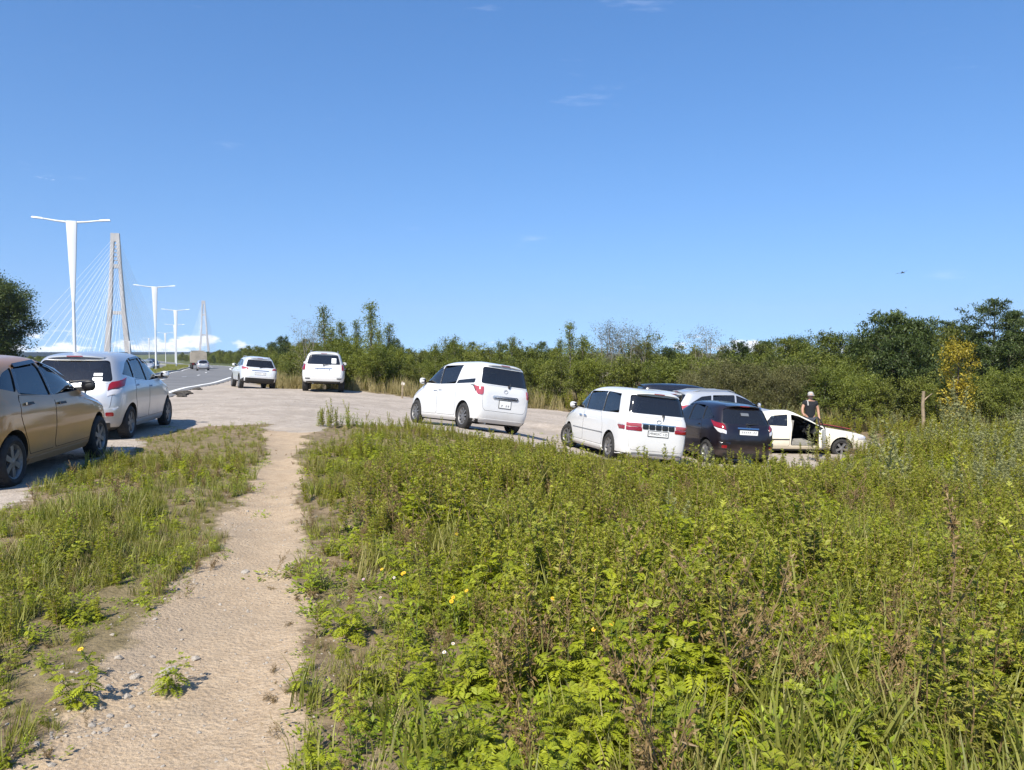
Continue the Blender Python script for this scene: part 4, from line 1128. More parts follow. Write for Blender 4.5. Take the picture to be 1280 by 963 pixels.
CROSS = dict(JEEP,  # mid size crossover
    yr=[(.34, -2.08), (.42, -2.22), (.66, -2.30), (.88, -2.28), (1.05, -2.20), (1.16, -2.12), (1.50, -1.86), (1.60, -1.78), (1.66, -1.50), (1.70, -.95), (1.71, -.7)],
    yf=[(.34, 2.10), (.44, 2.24), (.66, 2.30), (.88, 2.22), (.98, 1.9), (1.04, 1.5), (1.09, 1.22), (1.15, 1.08), (1.36, .70), (1.53, .35), (1.62, .1), (1.69, -.15), (1.71, -.25)],
    hw=[(.34, .80), (.42, .87), (.62, .905), (.9, .91), (1.05, .885), (1.13, .845), (1.35, .76), (1.53, .68), (1.60, .62), (1.66, .50), (1.70, .30), (1.71, .18)],
    nr=7, axles=(1.35, -1.35), track=1.57, r=.36, ww=.225, belt=1.10,
    win=dict(side=[([(1.0, 1.14), (.55, 1.38), (.10, 1.53), (.06, 1.12)], 'f'), ([(.0, 1.12), (.04, 1.535), (-.80, 1.52), (-.86, 1.15)], 'r'), ([(-.92, 1.16), (-.86, 1.51), (-1.25, 1.46), (-1.68, 1.22)], 'r')],
             rear=[(-.70, 1.14), (-.58, 1.52), (.58, 1.52), (.70, 1.14)], front=[(-.72, 1.16), (-.52, 1.52), (.52, 1.52), (.72, 1.16)]),
    doors=[([(1.0, .44), (1.04, .75), (.98, 1.09), (.05, 1.09), (.03, .44)], .2), ([(.01, .44), (.03, 1.09), (-.92, 1.12), (-1.0, .85), (-.92, .44)], -.7)],
    mirror=(.92, 1.12), cabin=(.84, None), seats=(.2, -.65), dash=.85,
    tailgate=[(-.70, .66), (-.76, .95), (-.74, 1.11), (.74, 1.11), (.76, .95), (.70, .66)], plate=(.82, .50, .11), wiper=((0, 1.13), (.3, 1.17)), badge=1.04, spoiler=(1.61, .56, .12), rails=[.56], rail_pts=[(.1, 1.62), (-.1, 1.70), (-1.2, 1.69), (-1.5, 1.62)],
    panels=[('tail_light', [(.56, 1.0), (.62, 1.10), (1.15, 1.18), (1.0, 1.02)], 'arcr', PINKL, .016, True), ('headlight', [(.5, .8), (.5, .9), (1.15, .98), (1.1, .84)], 'arcf', CLEARL, .012, True),
            ('plate_garnish', [(-.42, .955), (-.42, .985), (.42, .985), (.42, .955)], 'rear', CHROME, .02, False), ('lower_cladding', [(-.78, .35), (-.82, .60), (.82, .60), (.78, .35)], 'rear', BLACKP, .012, False), ('lower_cladding', [(.80, .36), (.80, .58), (1.12, .50), (1.10, .36)], 'arcr', BLACKP, .011, True)])
SEDAN = dict(  # old four door saloon
    yr=[(.20, -1.95), (.33, -2.08), (.60, -2.14), (.82, -2.12), (.91, -2.04), (.955, -1.78), (.985, -1.52), (1.03, -1.38), (1.23, -.98), (1.30, -.80), (1.355, -.58), (1.375, -.45), (1.38, -.42)],
    yf=[(.20, 1.92), (.35, 2.08), (.50, 2.12), (.64, 2.08), (.72, 1.85), (.80, 1.40), (.87, .98), (.92, .82), (1.12, .42), (1.25, .12), (1.33, -.05), (1.37, -.14), (1.38, -.16)],
    hw=[(.20, .74), (.30, .80), (.45, .825), (.62, .84), (.80, .838), (.88, .82), (.95, .79), (1.12, .715), (1.25, .65), (1.31, .585), (1.355, .44), (1.375, .28), (1.38, .18)],
    y0=-.3, nr=6, nf=5.2, axles=(1.26, -1.205), track=1.44, r=.285, ww=.175, belt=.92, spokes=5,
    win=dict(side=[([(-.36, .93), (-.32, 1.285), (-.80, 1.24), (-1.06, .96)], 'f')], rear=[(-.60, 1.0), (-.50, 1.24), (.50, 1.24), (.60, 1.0)], front=[(-.68, .95), (-.50, 1.26), (.50, 1.26), (.68, .95)]),
    open_r=[[(.72, .36), (.74, .88), (.22, 1.14), (.0, 1.24), (-.22, 1.29), (-.26, .36)]], open_both=[],
    pillars=[], doors=[([(-.30, .34), (-.30, .92), (-1.06, .93), (-1.0, .62), (-.84, .34)], -.92)], hdrop=.07, handle=BLACKP, cabin=(.38, None), cablim=(-.78, .80), seats=(-.05,), dash=.62, seat_mat=SEATG, plate=None,
    panels=[('side_moulding', [(-.95, .52), (-.95, .555), (-.30, .555), (-.30, .52)], 'side', BLACKP, .010, True), ('tail_light', [(.45, .68), (.45, .86), (.95, .86), (.95, .70)], 'arcr', REDL, .012, True), ('headlight', [(.35, .54), (.35, .64), (.95, .66), (.95, .56)], 'arcf', CLEARL, .012, True)])

# ---- extras that belong to single cars
def visors(S, root, pm):
    # smoked wind deflectors over the side windows
    for s in (-1, 1):
        for y1, y2, z in ((.55, -.22, 0), (-.28, -.90, 0)):
            P = [(y1, np.interp(y1, [-.9, -.25, .2, .6], [1.36, 1.385, 1.345, 1.16])), (y1, np.interp(y1, [-.9, -.25, .2, .6], [1.36, 1.385, 1.345, 1.16]) + .055), (y2, np.interp(y2, [-.9, -.25, .2], [1.36, 1.385, 1.345]) + .055), (y2, np.interp(y2, [-.9, -.25, .2], [1.36, 1.385, 1.345]))]
            S.panel('wind_deflector', P, 'side', GLOSSB, root, s, .022, 2, 8, thick=.006, rnd=0)
def visors2(S, root, pm):
    for s in (-1, 1):
        for y1, y2 in ((.50, -.20), (-.26, -.86)):
            zt = lambda q: float(np.interp(q, [-.9, -.25, .2, .6], [1.425, 1.44, 1.40, 1.24]))
            P = [(y1, zt(y1)), (y1, zt(y1) + .05), (y2, zt(y2) + .05), (y2, zt(y2))]
            S.panel('wind_deflector', P, 'side', GLOSSB, root, s, .02, 2, 8, thick=.006, rnd=0)
    stickers(S, root, [(.42, 1.10, .16, .06), (.42, 1.18, .14, .05)])
def stickers(S, root, L, col=None):
    for x, z, w, h in L:
        S.panel('sticker', [(x - w / 2, z - h / 2), (x - w / 2, z + h / 2), (x + w / 2, z + h / 2), (x + w / 2, z - h / 2)], 'rear', col or STICKW, root, 1, .006, 2, 2, thick=.003, rnd=0)
def plate_marks(S, root, z, w, h, n):
    # the plate is too far off to read: dark strokes where its characters stand
    yy = S.pt('rear', 0, z)[1]
    m = MB()
    for i in range(n):
        xx = -w / 2 + w * (i + .5) / n
        if i == n - 3: continue
        m.box((xx, yy - .0215, z), (w / n * .22, .002, h)); m.box((xx + w / n * .2, yy - .0215, z + h * .3), (w / n * .4, .002, h * .18))
    m.build('plate_characters', PLATEK, root)['kind'] = 'stuff'
def jeep_extra(S, root, pm):
    stickers(S, root, [(.44, 1.42, .20, .22)])
    plate_marks(S, root, .99, .44, .06, 8)
def mpv_extra(S, root, pm):
    plate_marks(S, root, .645, .26, .05, 4)
def dark_extra(S, root, pm):
    plate_marks(S, root, .86, .44, .06, 8)
    stickers(S, root, [(-.02, 1.30, .22, .07)], simple('faint_sticker', (.12, .13, .14), .5))
    S.panel('chrome_strip', [(-.30, .94), (-.30, .975), (.30, .975), (.30, .94)], 'rear', CHROME, root, 1, .02, 2, 8, rnd=.01)

car('parked_hatchback', HATCH, -6.68, 9.95, -8.7, P_TAN, 'bronze tan five door hatchback parked at the road shoulder', 'car', 'cars parked on the shoulder', plate=None, extra=visors, glass_f=GL_MID, glass_r=GL_DARK)
car('parked_hatchback', RACT, -8.02, 15.25, -10.0, P_SIL, 'silver tall hatchback with red tail light parked ahead of the bronze tan car', 'car', 'cars parked on the shoulder', extra=visors2, glass_f=GL_CLEAR, glass_r=GL_CLEAR)
car('parked_suv', CROSS, -13.85, 41.0, -27, P_SIL and paint('light_silver_paint', (.66, .67, .68), metal=.3, rough=.34, dirt=.35), 'light silver crossover leaning on the slope at the far end of the lot', 'car', 'cars parked on the lot', glass_f=GL_MID, extra=lambda S, r, p: plate_marks(S, r, .82, .44, .06, 8))
car('parked_suv', JEEP, -8.95, 36.6, -12.5, P_PRL, 'big white four wheel drive seen from behind against the tall bushes', 'car', 'cars parked on the lot', glass_f=GL_MID, extra=jeep_extra)
car('parked_minivan', MPV, -1.41, 21.32, -33, P_WHT, 'white one box people carrier with blanked rear quarter and chrome plate garnish', 'minivan', 'cars parked on the lot', glass_f=GL_MID, extra=mpv_extra)
car('parked_minivan', dict(VAN, steer=18), 2.66, 19.97, -16, P_WHT, 'boxy white minivan with full width tail lights parked at the edge of the weeds', 'minivan', 'cars parked on the lot', plate='M940XC 125', glass_f=GL_MID, glass_r=GL_DARK)
car('parked_hatchback', RACT, 5.36, 20.99, -14, P_PUR, 'dark purple tall hatchback between the boxy white minivan and the wrecked saloon', 'car', 'cars parked on the lot', dusty=False, extra=dark_extra, glass_f=GL_MID)
car('parked_suv', CROSS, 7.75, 28.2, 78, P_SIL, 'silver crossover whose roof shows behind the dark purple hatchback', 'car', 'cars parked on the lot', glass_f=GL_MID, detail=False)
car('parked_minivan', VAN, 7.3, 31.6, 86, P_BLK, 'black van whose long roof shows above the silver crossover', 'minivan', 'cars parked on the lot', hollow=False, detail=False)
car('parked_hatchback', RACT, 5.05, 28.9, -20, P_WHT, 'white hatchback whose roof shows just behind the boxy white minivan', 'car', 'cars parked on the lot', hollow=False, detail=False)
car('parked_hatchback', RACT, 3.55, 25.5, -16, P_BLK, 'black hatchback whose roof just clears the boxy white minivan', 'car', 'cars parked on the lot', hollow=False, detail=False)

# ---- the wrecked saloon with its front door open
def wreck_extra(S, root, pm):
    d = empty('open_door'); d.parent = root
    d.location = (.83, .74, 0); d.rotation_euler = (0, 0, R(64))      # hinged at the front edge, swung out
    # door slab in its own frame: runs backwards (-y) from the hinge
    P = [(0, .36), (.01, .88), (-1.0, .90), (-1.0, .36)]
    Vv = []; n = len(P)
    for x in (-.035, .035): Vv += [(x - .0, y, z) for y, z in round_poly(P, .05)]
    k = len(Vv) // 2
    MB().add(Vv, [list(range(k))[::-1], list(range(k, 2 * k))] + [[i, (i + 1) % k, k + (i + 1) % k, k + i] for i in range(k)]).build('door_skin', pm, d)
    MB().box((-.045, -.5, .62), (.02, .86, .40)).build('door_trim', SEATG, d)
    MB().tube([(0, -.02, .88), (-.05, -.42, 1.10), (-.10, -.85, 1.26), (-.08, -.98, 1.22), (0, -1.0, .90)], .02, 6).build('window_frame', BLACKP, d)
    red = simple('dull_red_panel', (0.20, 0.03, 0.028), .5, var=.2)
    Vv = []; Ff = []; n = 9
    for k in range(n):
        yy = .95 + .9 * k / (n - 1); zz = .915 - .145 * (k / (n - 1)) ** 1.2
        for xx, dz in ((-.62, -.03), (-.48, .0), (-.34, .015), (-.22, .02), (-.10, .02)): Vv.append((xx + .03, yy, zz + dz + .035))
    Vv += [(a, b, c - .02) for a, b, c in Vv]; m = n * 5
    for k in range(n - 1):
        for q in range(4):
            a = k * 5 + q; Ff += [(a, a + 1, a + 6, a + 5), (a + m, a + m + 5, a + m + 6, a + m + 1)]
        for q in (0, 4): Ff.append((k * 5 + q, k * 5 + q + 5, k * 5 + q + 5 + m, k * 5 + q + m))
    for k in (0, n - 1):
        for q in range(4): Ff.append((k * 5 + q, k * 5 + q + 1, k * 5 + q + 1 + m, k * 5 + q + m))
    MB().add(Vv, Ff).build('red_panel', red, root, True)['label'] = 'dull red panel lying on the hood'
    MB().box((.30, .2, .42), (.42, .5, .10), Euler((0, .2, .4)).to_matrix()).build('loose_cushion', SEATG, root)
    MB().tube([(.2, .55, .45), (.3, .35, .7), (.2, .2, .92)], .015, 5).build('loose_wire', BLACKP, root)
car('wrecked_sedan', dict(SEDAN, skip_door=()), 8.70, 23.9, 93, P_OLD, 'yellowed white wrecked saloon with stripped interior and front door hanging open', 'car', None, dusty=True, glass_r=GL_MID, glass_f=GL_CLEAR, detail=False, extra=wreck_extra, sink=0.10)

# ---- traffic far up the road
FARP = simple('far_car_grey', (.33, .34, .36), .35, .3, .5)
car('driving_car', RACT, -45.2, 112.5, -24, FARP, 'small grey car driving away behind the canvas lorry', 'car', 'traffic on the road', hollow=False, detail=False)
car('driving_car', RACT, -47.9, 101, -24 + 180, P_SIL, 'silver car coming along the carriageway beyond the median', 'car', 'traffic on the road', hollow=False, detail=False)
car('driving_car', CROSS, -50.9, 109, -24 + 180, P_BLK, 'black crossover coming along the carriageway beyond the median', 'car', 'traffic on the road', hollow=False, detail=False)
car('driving_car', CROSS, -75, 160, -30 + 180, P_BLK, 'dark crossover far off beyond the median by the woods', 'car', 'traffic on the road', hollow=False, detail=False)
def lorry(x, y, head):
    z = (tz1(x, y) + tz1(x + 1, y)) / 2
    root = empty('canvas_lorry', Matrix.Translation((x, y, z + .006)) @ Matrix.Rotation(-R(head), 4, 'Z'), 'lorry with a grey beige canvas box driving away up the road', 'truck', 'traffic on the road')
    canv = simple('lorry_canvas', (.27, .235, .19), .85, var=.15, vscale=1.5)
    canv2 = simple('lorry_canvas_top', (.26, .26, .25), .85)
    cabm = simple('lorry_cab', (.30, .33, .30), .4, 0, .4)
    b = MB(); Vv = []; Ff = []
    sec = [(-1.22, 1.05), (-1.22, 2.55), (-1.05, 2.85), (-.5, 3.0), (.5, 3.0), (1.05, 2.85), (1.22, 2.55), (1.22, 1.05)]
    for yy in (-3.1, 1.3): Vv += [(a, yy, c) for a, c in sec]
    n = len(sec)
    Ff = [list(range(n)), list(range(n, 2 * n))[::-1]] + [[i, (i + 1) % n, n + (i + 1) % n, n + i] for i in range(n)]
    b.add(Vv, Ff).build('canvas_box', canv, root)
    MB().box((0, -.9, 3.02), (2.1, 4.3, .05)).build('canvas_top', canv2, root)
    MB().box((0, -.9, .92), (2.3, 4.4, .2)).build('load_bed', UNDER, root)
    MB().box((0, 2.35, 1.55), (2.2, 1.7, 1.7), taper=(.9, .85)).build('cab', cabm, root)
    MB().box((0, 3.13, 1.9), (1.8, .05, .6)).build('windscreen', GLOSSB, root)
    MB().box((0, -.4, .75), (.9, 6.4, .25)).build('chassis', UNDER, root)
    MB().box((0, -3.1, .70), (2.2, .1, .18)).build('rear_bumper', UNDER, root)
    for s in (-1, 1):
        MB().box((s * .9, -3.16, .86), (.3, .04, .12)).build('tail_light', REDL, root)
        for yy in (2.3, -1.2, -2.3):
            w = empty('wheel'); w.parent = root; w.location = (s * 1.0, yy, .48)
            MB().lathe([(.25, -.14), (.45, -.15), (.48, -.1), (.48, .1), (.45, .15), (.25, .14)], 20, 'x').build('tyre', RUBBER, w, True)
            MB().lathe([(.001, -.1), (.26, -.13), (.26, .13), (.001, .1)], 16, 'x').build('rim', GREYM, w, True)
lorry(-52.6, 129, -25)

# ------------------------------------------------------------------ the man behind the wreck
def skin_body(name, J, E, mat, parent, root_i=0, sub=2):
    me = bpy.data.meshes.new(name)
    me.from_pydata([j[:3] for j in J], E, [])
    o = bpy.data.objects.new(name, me); C.objects.link(o)
    md = o.modifiers.new('skin', 'SKIN')
    if not me.skin_vertices: me.skin_vertices.new()
    for i, j in enumerate(J):
        rr = j[3] if isinstance(j[3], tuple) else (j[3], j[3])
        me.skin_vertices[0].data[i].radius = rr
        me.skin_vertices[0].data[i].use_root = (i == root_i)
    sb = o.modifiers.new('sub', 'SUBSURF'); sb.levels = sub; sb.render_levels = sub
    dg = bpy.context.evaluated_depsgraph_get()
    nm = bpy.data.meshes.new_from_object(o.evaluated_get(dg))
    bpy.data.objects.remove(o)
    nm.polygons.foreach_set('use_smooth', np.ones(len(nm.polygons), dtype=bool))
    return link(name, nm, parent, [mat])
def person(x, y, head):
    z = gz1(x, y)
    root = empty('person', Matrix.Translation((x, y, z)) @ Matrix.Rotation(-R(head), 4, 'Z'), 'person in black t-shirt and pale cap standing behind the wrecked saloon', 'person')
    SKIN = simple('skin', (.42, .23, .15), .55); TEE = simple('black_tee', (.009, .010, .013), .9); TRO = simple('dark_trousers', (.035, .038, .05), .85); CAP = simple('pale_cap', (.36, .345, .32), .8); HAIR = simple('dark_hair', (.02, .015, .012), .7); SHOE = simple('dark_shoe', (.03, .03, .03), .6)
    # bare body: one continuous skin, facing +y, head bowed a little
    J = [(0, 0, .96, (.15, .11)), (0, 0, 1.12, (.145, .10)), (0, .0, 1.30, (.17, .115)), (0, -.01, 1.43, (.15, .10)), (0, .0, 1.52, .058), (0, .03, 1.58, .062), (0, .045, 1.655, (.078, .10)), (0, .035, 1.735, (.076, .095)), (0, .03, 1.775, (.05, .065)),
         (-.18, -.01, 1.43, .062), (-.25, -.01, 1.22, .047), (-.27, .05, .98, .037), (-.275, .09, .90, .032), (-.275, .11, .85, .036),
         (.18, -.01, 1.43, .062), (.26, .04, 1.23, .047), (.30, .24, 1.10, .037), (.30, .33, 1.08, .032), (.30, .38, 1.075, .036),
         (-.09, 0, .88, .092), (-.10, .01, .50, .062), (-.11, -.02, .10, .043), (-.115, .11, .04, .038),
         (.09, 0, .88, .092), (.10, .01, .50, .062), (.11, -.02, .10, .043), (.115, .11, .04, .038)]
    E = [(0, 1), (1, 2), (2, 3), (3, 4), (4, 5), (5, 6), (6, 7), (7, 8), (3, 9), (9, 10), (10, 11), (11, 12), (12, 13), (3, 14), (14, 15), (15, 16), (16, 17), (17, 18), (0, 19), (19, 20), (20, 21), (21, 22), (0, 23), (23, 24), (24, 25), (25, 26)]
    body = skin_body('body', J, E, SKIN, root)
    # fingers, each its own chain rooted in the palm
    for hx, s, base, dirv in ((-.275, 1, Vector((-.275, .11, .85)), Vector((0, .25, -.97))), (.30, -1, Vector((.30, .38, 1.075)), Vector((0, .97, -.2)))):
        dirv.normalize(); sd = Vector((0, 1, 0)).cross(dirv) if abs(dirv.y) < .8 else Vector((1, 0, 0))
        across = dirv.cross(Vector((1, 0, 0))).normalized() if hx < 0 else Vector((1, 0, 0))
        curl = Vector((s, 0, 0)) if hx < 0 else Vector((0, 0, -1))
        for k, (o_, L) in enumerate(((-.027, .06), (-.009, .072), (.009, .068), (.026, .055))):
            p = base + across * o_
            q = [p, p + dirv * (.03 + L * .35), p + dirv * (.03 + L * .7) + curl * .014, p + dirv * (.03 + L * .9) + curl * .034]
            skin_body('finger', [(*v, rr) for v, rr in zip(q, (.010, .0095, .0085, .007))], [(0, 1), (1, 2), (2, 3)], SKIN, body, sub=1)
        p = base + across * -.032 - dirv * .02
        q = [p, p - across * .022 + dirv * .022 + curl * .008, p - across * .026 + dirv * .052 + curl * .018]
        skin_body('thumb', [(*v, rr) for v, rr in zip(q, (.012, .011, .008))], [(0, 1), (1, 2)], SKIN, body, sub=1)
    # clothes a little larger than the body
    g = lambda i, e, zo=0: (J[i][0], J[i][1], J[i][2] + zo, (J[i][3][0] + e, J[i][3][1] + e) if isinstance(J[i][3], tuple) else J[i][3] + e)
    T = [g(0, .03, -.12), g(1, .022), g(2, .022), g(3, .018), (0, -.005, 1.475, .075), g(9, .022), (-.225, -.01, 1.29, .064), g(14, .022), (.23, .015, 1.31, .064)]
    skin_body('t_shirt', T, [(0, 1), (1, 2), (2, 3), (3, 4), (3, 5), (5, 6), (3, 7), (7, 8)], TEE, body)
    T = [g(0, .012), g(19, .014), g(20, .02), g(21, .022, .02), g(23, .014), g(24, .02), g(25, .022, .02)]
    skin_body('trousers', T, [(0, 1), (1, 2), (2, 3), (0, 4), (4, 5), (5, 6)], TRO, body)
    for s in (-1, 1):
        skin_body('shoe', [(s * .11, -.05, .045, .046), (s * .112, .06, .045, .045), (s * .115, .16, .04, .036)], [(0, 1), (1, 2)], SHOE, body)
    # face
    MB().add([(-.012, .128, 1.655), (.012, .128, 1.655), (.016, .150, 1.632), (-.016, .150, 1.632), (0, .122, 1.69), (0, .13, 1.622)], [(0, 4, 3), (4, 1, 2), (4, 2, 3), (3, 2, 5), (0, 3, 5), (1, 5, 2)]).build('nose', SKIN, body, True)
    for s in (-1, 1):
        MB().lathe([(.001, .012), (.009, .009), (.013, 0)], 10, 'y', (s * .031, .127, 1.672)).build('eye', simple('eye', (.05, .04, .035), .3), body, True)
        MB().lathe([(.001, s * .012), (.022, s * .012), (.03, 0)], 10, 'x', (s * .079, .035, 1.655)).build('ear', SKIN, body, True)
    MB().box((0, .134, 1.607), (.046, .01, .009)).build('mouth', simple('lips', (.30, .11, .09), .5), body)
    hp = [(.001, 1.80), (.05, 1.79), (.085, 1.755), (.095, 1.70), (.090, 1.64)]
    MB().lathe([(r_, z_ - .0) for r_, z_ in hp], 18, 'z', (0, -.022, -.012)).build('hair', HAIR, body, True)
    cp = [(.001, 1.800), (.045, 1.795), (.075, 1.778), (.092, 1.745), (.097, 1.715), (.096, 1.705)]
    cap = MB().lathe(cp, 20, 'z', (0, .024, 0)).build('cap', CAP, body, True)
    Vv = []; Ff = []
    for j in range(9):
        t = R(25 + 130 * j / 8)
        Vv += [(.100 * math.cos(t), .024 + .100 * math.sin(t), 1.70), (.125 * math.cos(t), .05 + .165 * math.sin(t), 1.682), (.100 * math.cos(t), .024 + .100 * math.sin(t), 1.692)]
    for j in range(8):
        for k in range(3): Ff.append((j * 3 + k, j * 3 + (k + 1) % 3, j * 3 + 3 + (k + 1) % 3, j * 3 + 3 + k))
    MB().add(Vv, Ff).build('cap_brim', CAP, cap)
    # a white bag strap over each shoulder
    MB().tube([(.10, -.12, 1.34), (.105, -.09, 1.50), (.10, .06, 1.50), (.10, .135, 1.34)], .02, 6).build('bag_strap', CAP, body, True)
person(9.98, 25.7, 187)

# ------------------------------------------------------------------ small things on the lot
def stake():
    root = empty('wooden_stake', Matrix.Translation((-4.95, 34.6, gz1(-4.95, 34.6))), 'short pale wooden stake with a white cap at the lot edge behind the people carrier', 'post')
    WD = simple('weathered_wood', (.24, .185, .12), .85, var=.25, vscale=6)
    MB().tube([(0, 0, -.1), (.02, 0, .4), (.02, .01, .78)], [.045, .04, .035], 8).build('stem', WD, root, True)
    MB().box((.05, 0, .66), (.15, .05, .11), Euler((0, .25, 0)).to_matrix()).build('cap_plate', simple('faded_white', (.50, .46, .39), .8), root)
stake()
def pole_stub():
    x, y = 16.6, 31.0
    root = empty('wooden_pole', Matrix.Translation((x, y, gz1(x, y))), 'short bare wooden pole standing in front of the dense dark tree', 'post')
    WD = MATS['weathered_wood']
    MB().tube([(0, 0, -.1), (.02, 0, .6), (-.02, .01, 1.2), (0, 0, 1.75)], [.075, .07, .065, .06], 8).build('stem', WD, root, True)
    MB().tube([(0, 0, 1.35), (.14, 0, 1.5), (.36, .02, 1.66)], [.03, .025, .012], 6).build('side_branch', WD, root, True)
pole_stub()
CLOD = simple('dark_clod', (.06, .052, .042), .95, var=.4, vscale=20, bumps=.6)
for i, (px, py, sc) in enumerate(((-12.9, 30.2, .34), (-12.6, 29.4, .26), (-13.7, 33.5, .24), (-12.2, 28.4, .2), (-12.4, 28.9, .16))):
    bm = bmesh.new(); bmesh.ops.create_icosphere(bm, subdivisions=3, radius=1)
    for v in bm.verts:
        n = v.co.normalized(); k = 1 + .5 * (float(fbm(np.array([n.x * 2 + i * 7]), np.array([n.y * 2 + n.z * 3]), 3)[0]) - .5) * 2
        v.co = Vector((n.x * k * sc, n.y * k * sc * .7, n.z * k * sc * .35))
    me = bpy.data.meshes.new('clod'); bm.to_mesh(me); bm.free()
    o = link('earth_clod', me, None, [CLOD]); o.location = (px, py, gz1(px, py) + sc * .08); o.rotation_euler = (0, 0, i * 1.3)
    tag(o, 'dark lump of broken asphalt and earth lying beside the white edge line', 'rubble', 'lumps beside the edge line')
def bird(x, y, z, yaw, roll):
    root = empty('bird', Matrix.Translation((x, y, z)) @ Matrix.Rotation(yaw, 4, 'Z') @ Matrix.Rotation(roll, 4, 'Y'), 'small dark bird gliding high over the trees', 'bird', 'birds over the trees')
    BM = simple('bird_dark', (.05, .05, .055), .8)
    V_ = [(0, .28, 0), (.05, .12, .02), (.16, .12, .05), (.42, .02, .09), (.62, -.10, .05), (.40, -.06, .08), (.10, -.08, .03), (.05, -.2, 0), (.09, -.36, 0), (0, -.32, .01)]
    V_ = V_ + [(-a, b, c) for a, b, c in V_]
    f = [0, 1, 2, 3, 4, 5, 6, 7, 8, 9]
    m = MB()
    m.tube([(0, .3, 0), (0, .18, .0), (0, 0, 0), (0, -.2, 0), (0, -.34, .01)], [.01, .05, .065, .04, .01], 8)
    for s in (0, 10):
        top = [(V_[i + s][0], V_[i + s][1], V_[i + s][2] + .008) for i in (1, 2, 3, 4, 5, 6)]; bot = [(a, b, c - .016) for a, b, c in top]
        m.add(top + bot, [list(range(6)), list(range(6, 12))[::-1]] + [[i, (i + 1) % 6, 6 + (i + 1) % 6, 6 + i] for i in range(6)])
    m.build('body', BM, root)
bird(60.6, 120, 13.8, .8, .2)
bird(42.8, 85, 10.2, -.5, -.25)

# ------------------------------------------------------------------ leaf and stem builders
class Leaves:
    """kite shaped leaves folded along the midrib, two triangles each"""
    def __init__(self): self.V = []; self.T = []
    def add(self, P, D, N, L, W, tint, fold=0.25):
        P, D, N = (np.atleast_2d(np.asarray(a, float)) for a in (P, D, N))
        n = len(P)
        D = D / (np.linalg.norm(D, axis=1)[:, None] + 1e-9)
        S = np.cross(D, N); S /= np.linalg.norm(S, axis=1)[:, None] + 1e-9
        U = np.cross(S, D)
        L = np.broadcast_to(L, (n,))[:, None]; W = np.broadcast_to(W, (n,))[:, None]
        m = P + D * L * 0.42
        self.V.append(np.stack([P, m - S * W / 2 + U * W * fold, P + D * L - U * L * 0.06, m + S * W / 2 + U * W * fold], 1))
        self.T.append(np.broadcast_to(tint, (n,)))
    def mesh(self, name):
        V = np.concatenate(self.V); n = len(V)
        T = np.repeat(np.concatenate(self.T), 4)
        b = np.arange(n)[:, None] * 4
        F = np.concatenate([b + np.array([[0, 2, 1]]), b + np.array([[0, 3, 2]])])
        return np_mesh(name, V.reshape(-1, 3), F, tint=T)
def rnd(a, b, n=None): return rng.uniform(a, b, n)
def unit(v): return v / (np.linalg.norm(v, axis=-1, keepdims=True) + 1e-9)
def rand_dirs(n): return unit(rng.normal(size=(n, 3)))

LEAF_FERN = leaf_mat('fern_leaf', (0.092, 0.135, 0.010), (0.400, 0.435, 0.028), 0.36, dry=(0.24, 0.20, 0.06), dryamt=0.45)
LEAF_MUG = leaf_mat('mugwort_leaf', (0.105, 0.140, 0.016), (0.415, 0.415, 0.048), 0.34, dry=(0.24, 0.18, 0.085), dryamt=0.5)
LEAF_BROAD = leaf_mat('broad_leaf', (0.078, 0.128, 0.010), (0.350, 0.420, 0.028), 0.36, dry=(0.26, 0.21, 0.05), dryamt=0.3)
LEAF_SILV = leaf_mat('wormwood_leaf', (0.18, 0.195, 0.075), (0.36, 0.355, 0.16), 0.25)
BLADE = leaf_mat('grass_blade', (0.120, 0.145, 0.022), (0.33, 0.32, 0.070), 0.40, dry=(0.36, 0.29, 0.13), dryamt=0.75)
BLADE_DRY = leaf_mat('dry_grass_blade', (0.22, 0.19, 0.07), (0.44, 0.36, 0.18), 0.35, dry=(0.20, 0.20, 0.05), dryamt=0.4)
DRYM = leaf_mat('dry_weed', (0.125, 0.078, 0.030), (0.31, 0.22, 0.095), 0.15, inst=0.6)
STEM_G = simple('green_stem', (0.12, 0.13, 0.045), 0.7)
STEM_B = simple('brown_stem', (0.17, 0.115, 0.05), 0.8)
PETAL_Y = simple('yellow_petal', (0.72, 0.46, 0.02), 0.6)
PETAL_W = simple('white_petal', (0.72, 0.68, 0.66), 0.6)
PETAL_P = simple('lilac_petal', (0.50, 0.36, 0.50), 0.6)

def stem_pts(h, lean, n=5):
    a = rnd(0, 6.28); b = rnd(-1, 1, 2) * .03
    t = np.linspace(0, 1, n)
    return np.stack([math.cos(a) * lean * h * t ** 1.5 + b[0] * np.sin(t * 4), math.sin(a) * lean * h * t ** 1.5 + b[1] * np.sin(t * 5), h * t * (1 - .12 * lean)], 1)
def interp3(P, t):
    q = np.clip(t, 0, 1) * (len(P) - 1); i = min(int(q), len(P) - 2); return P[i] + (P[i + 1] - P[i]) * (q - i)

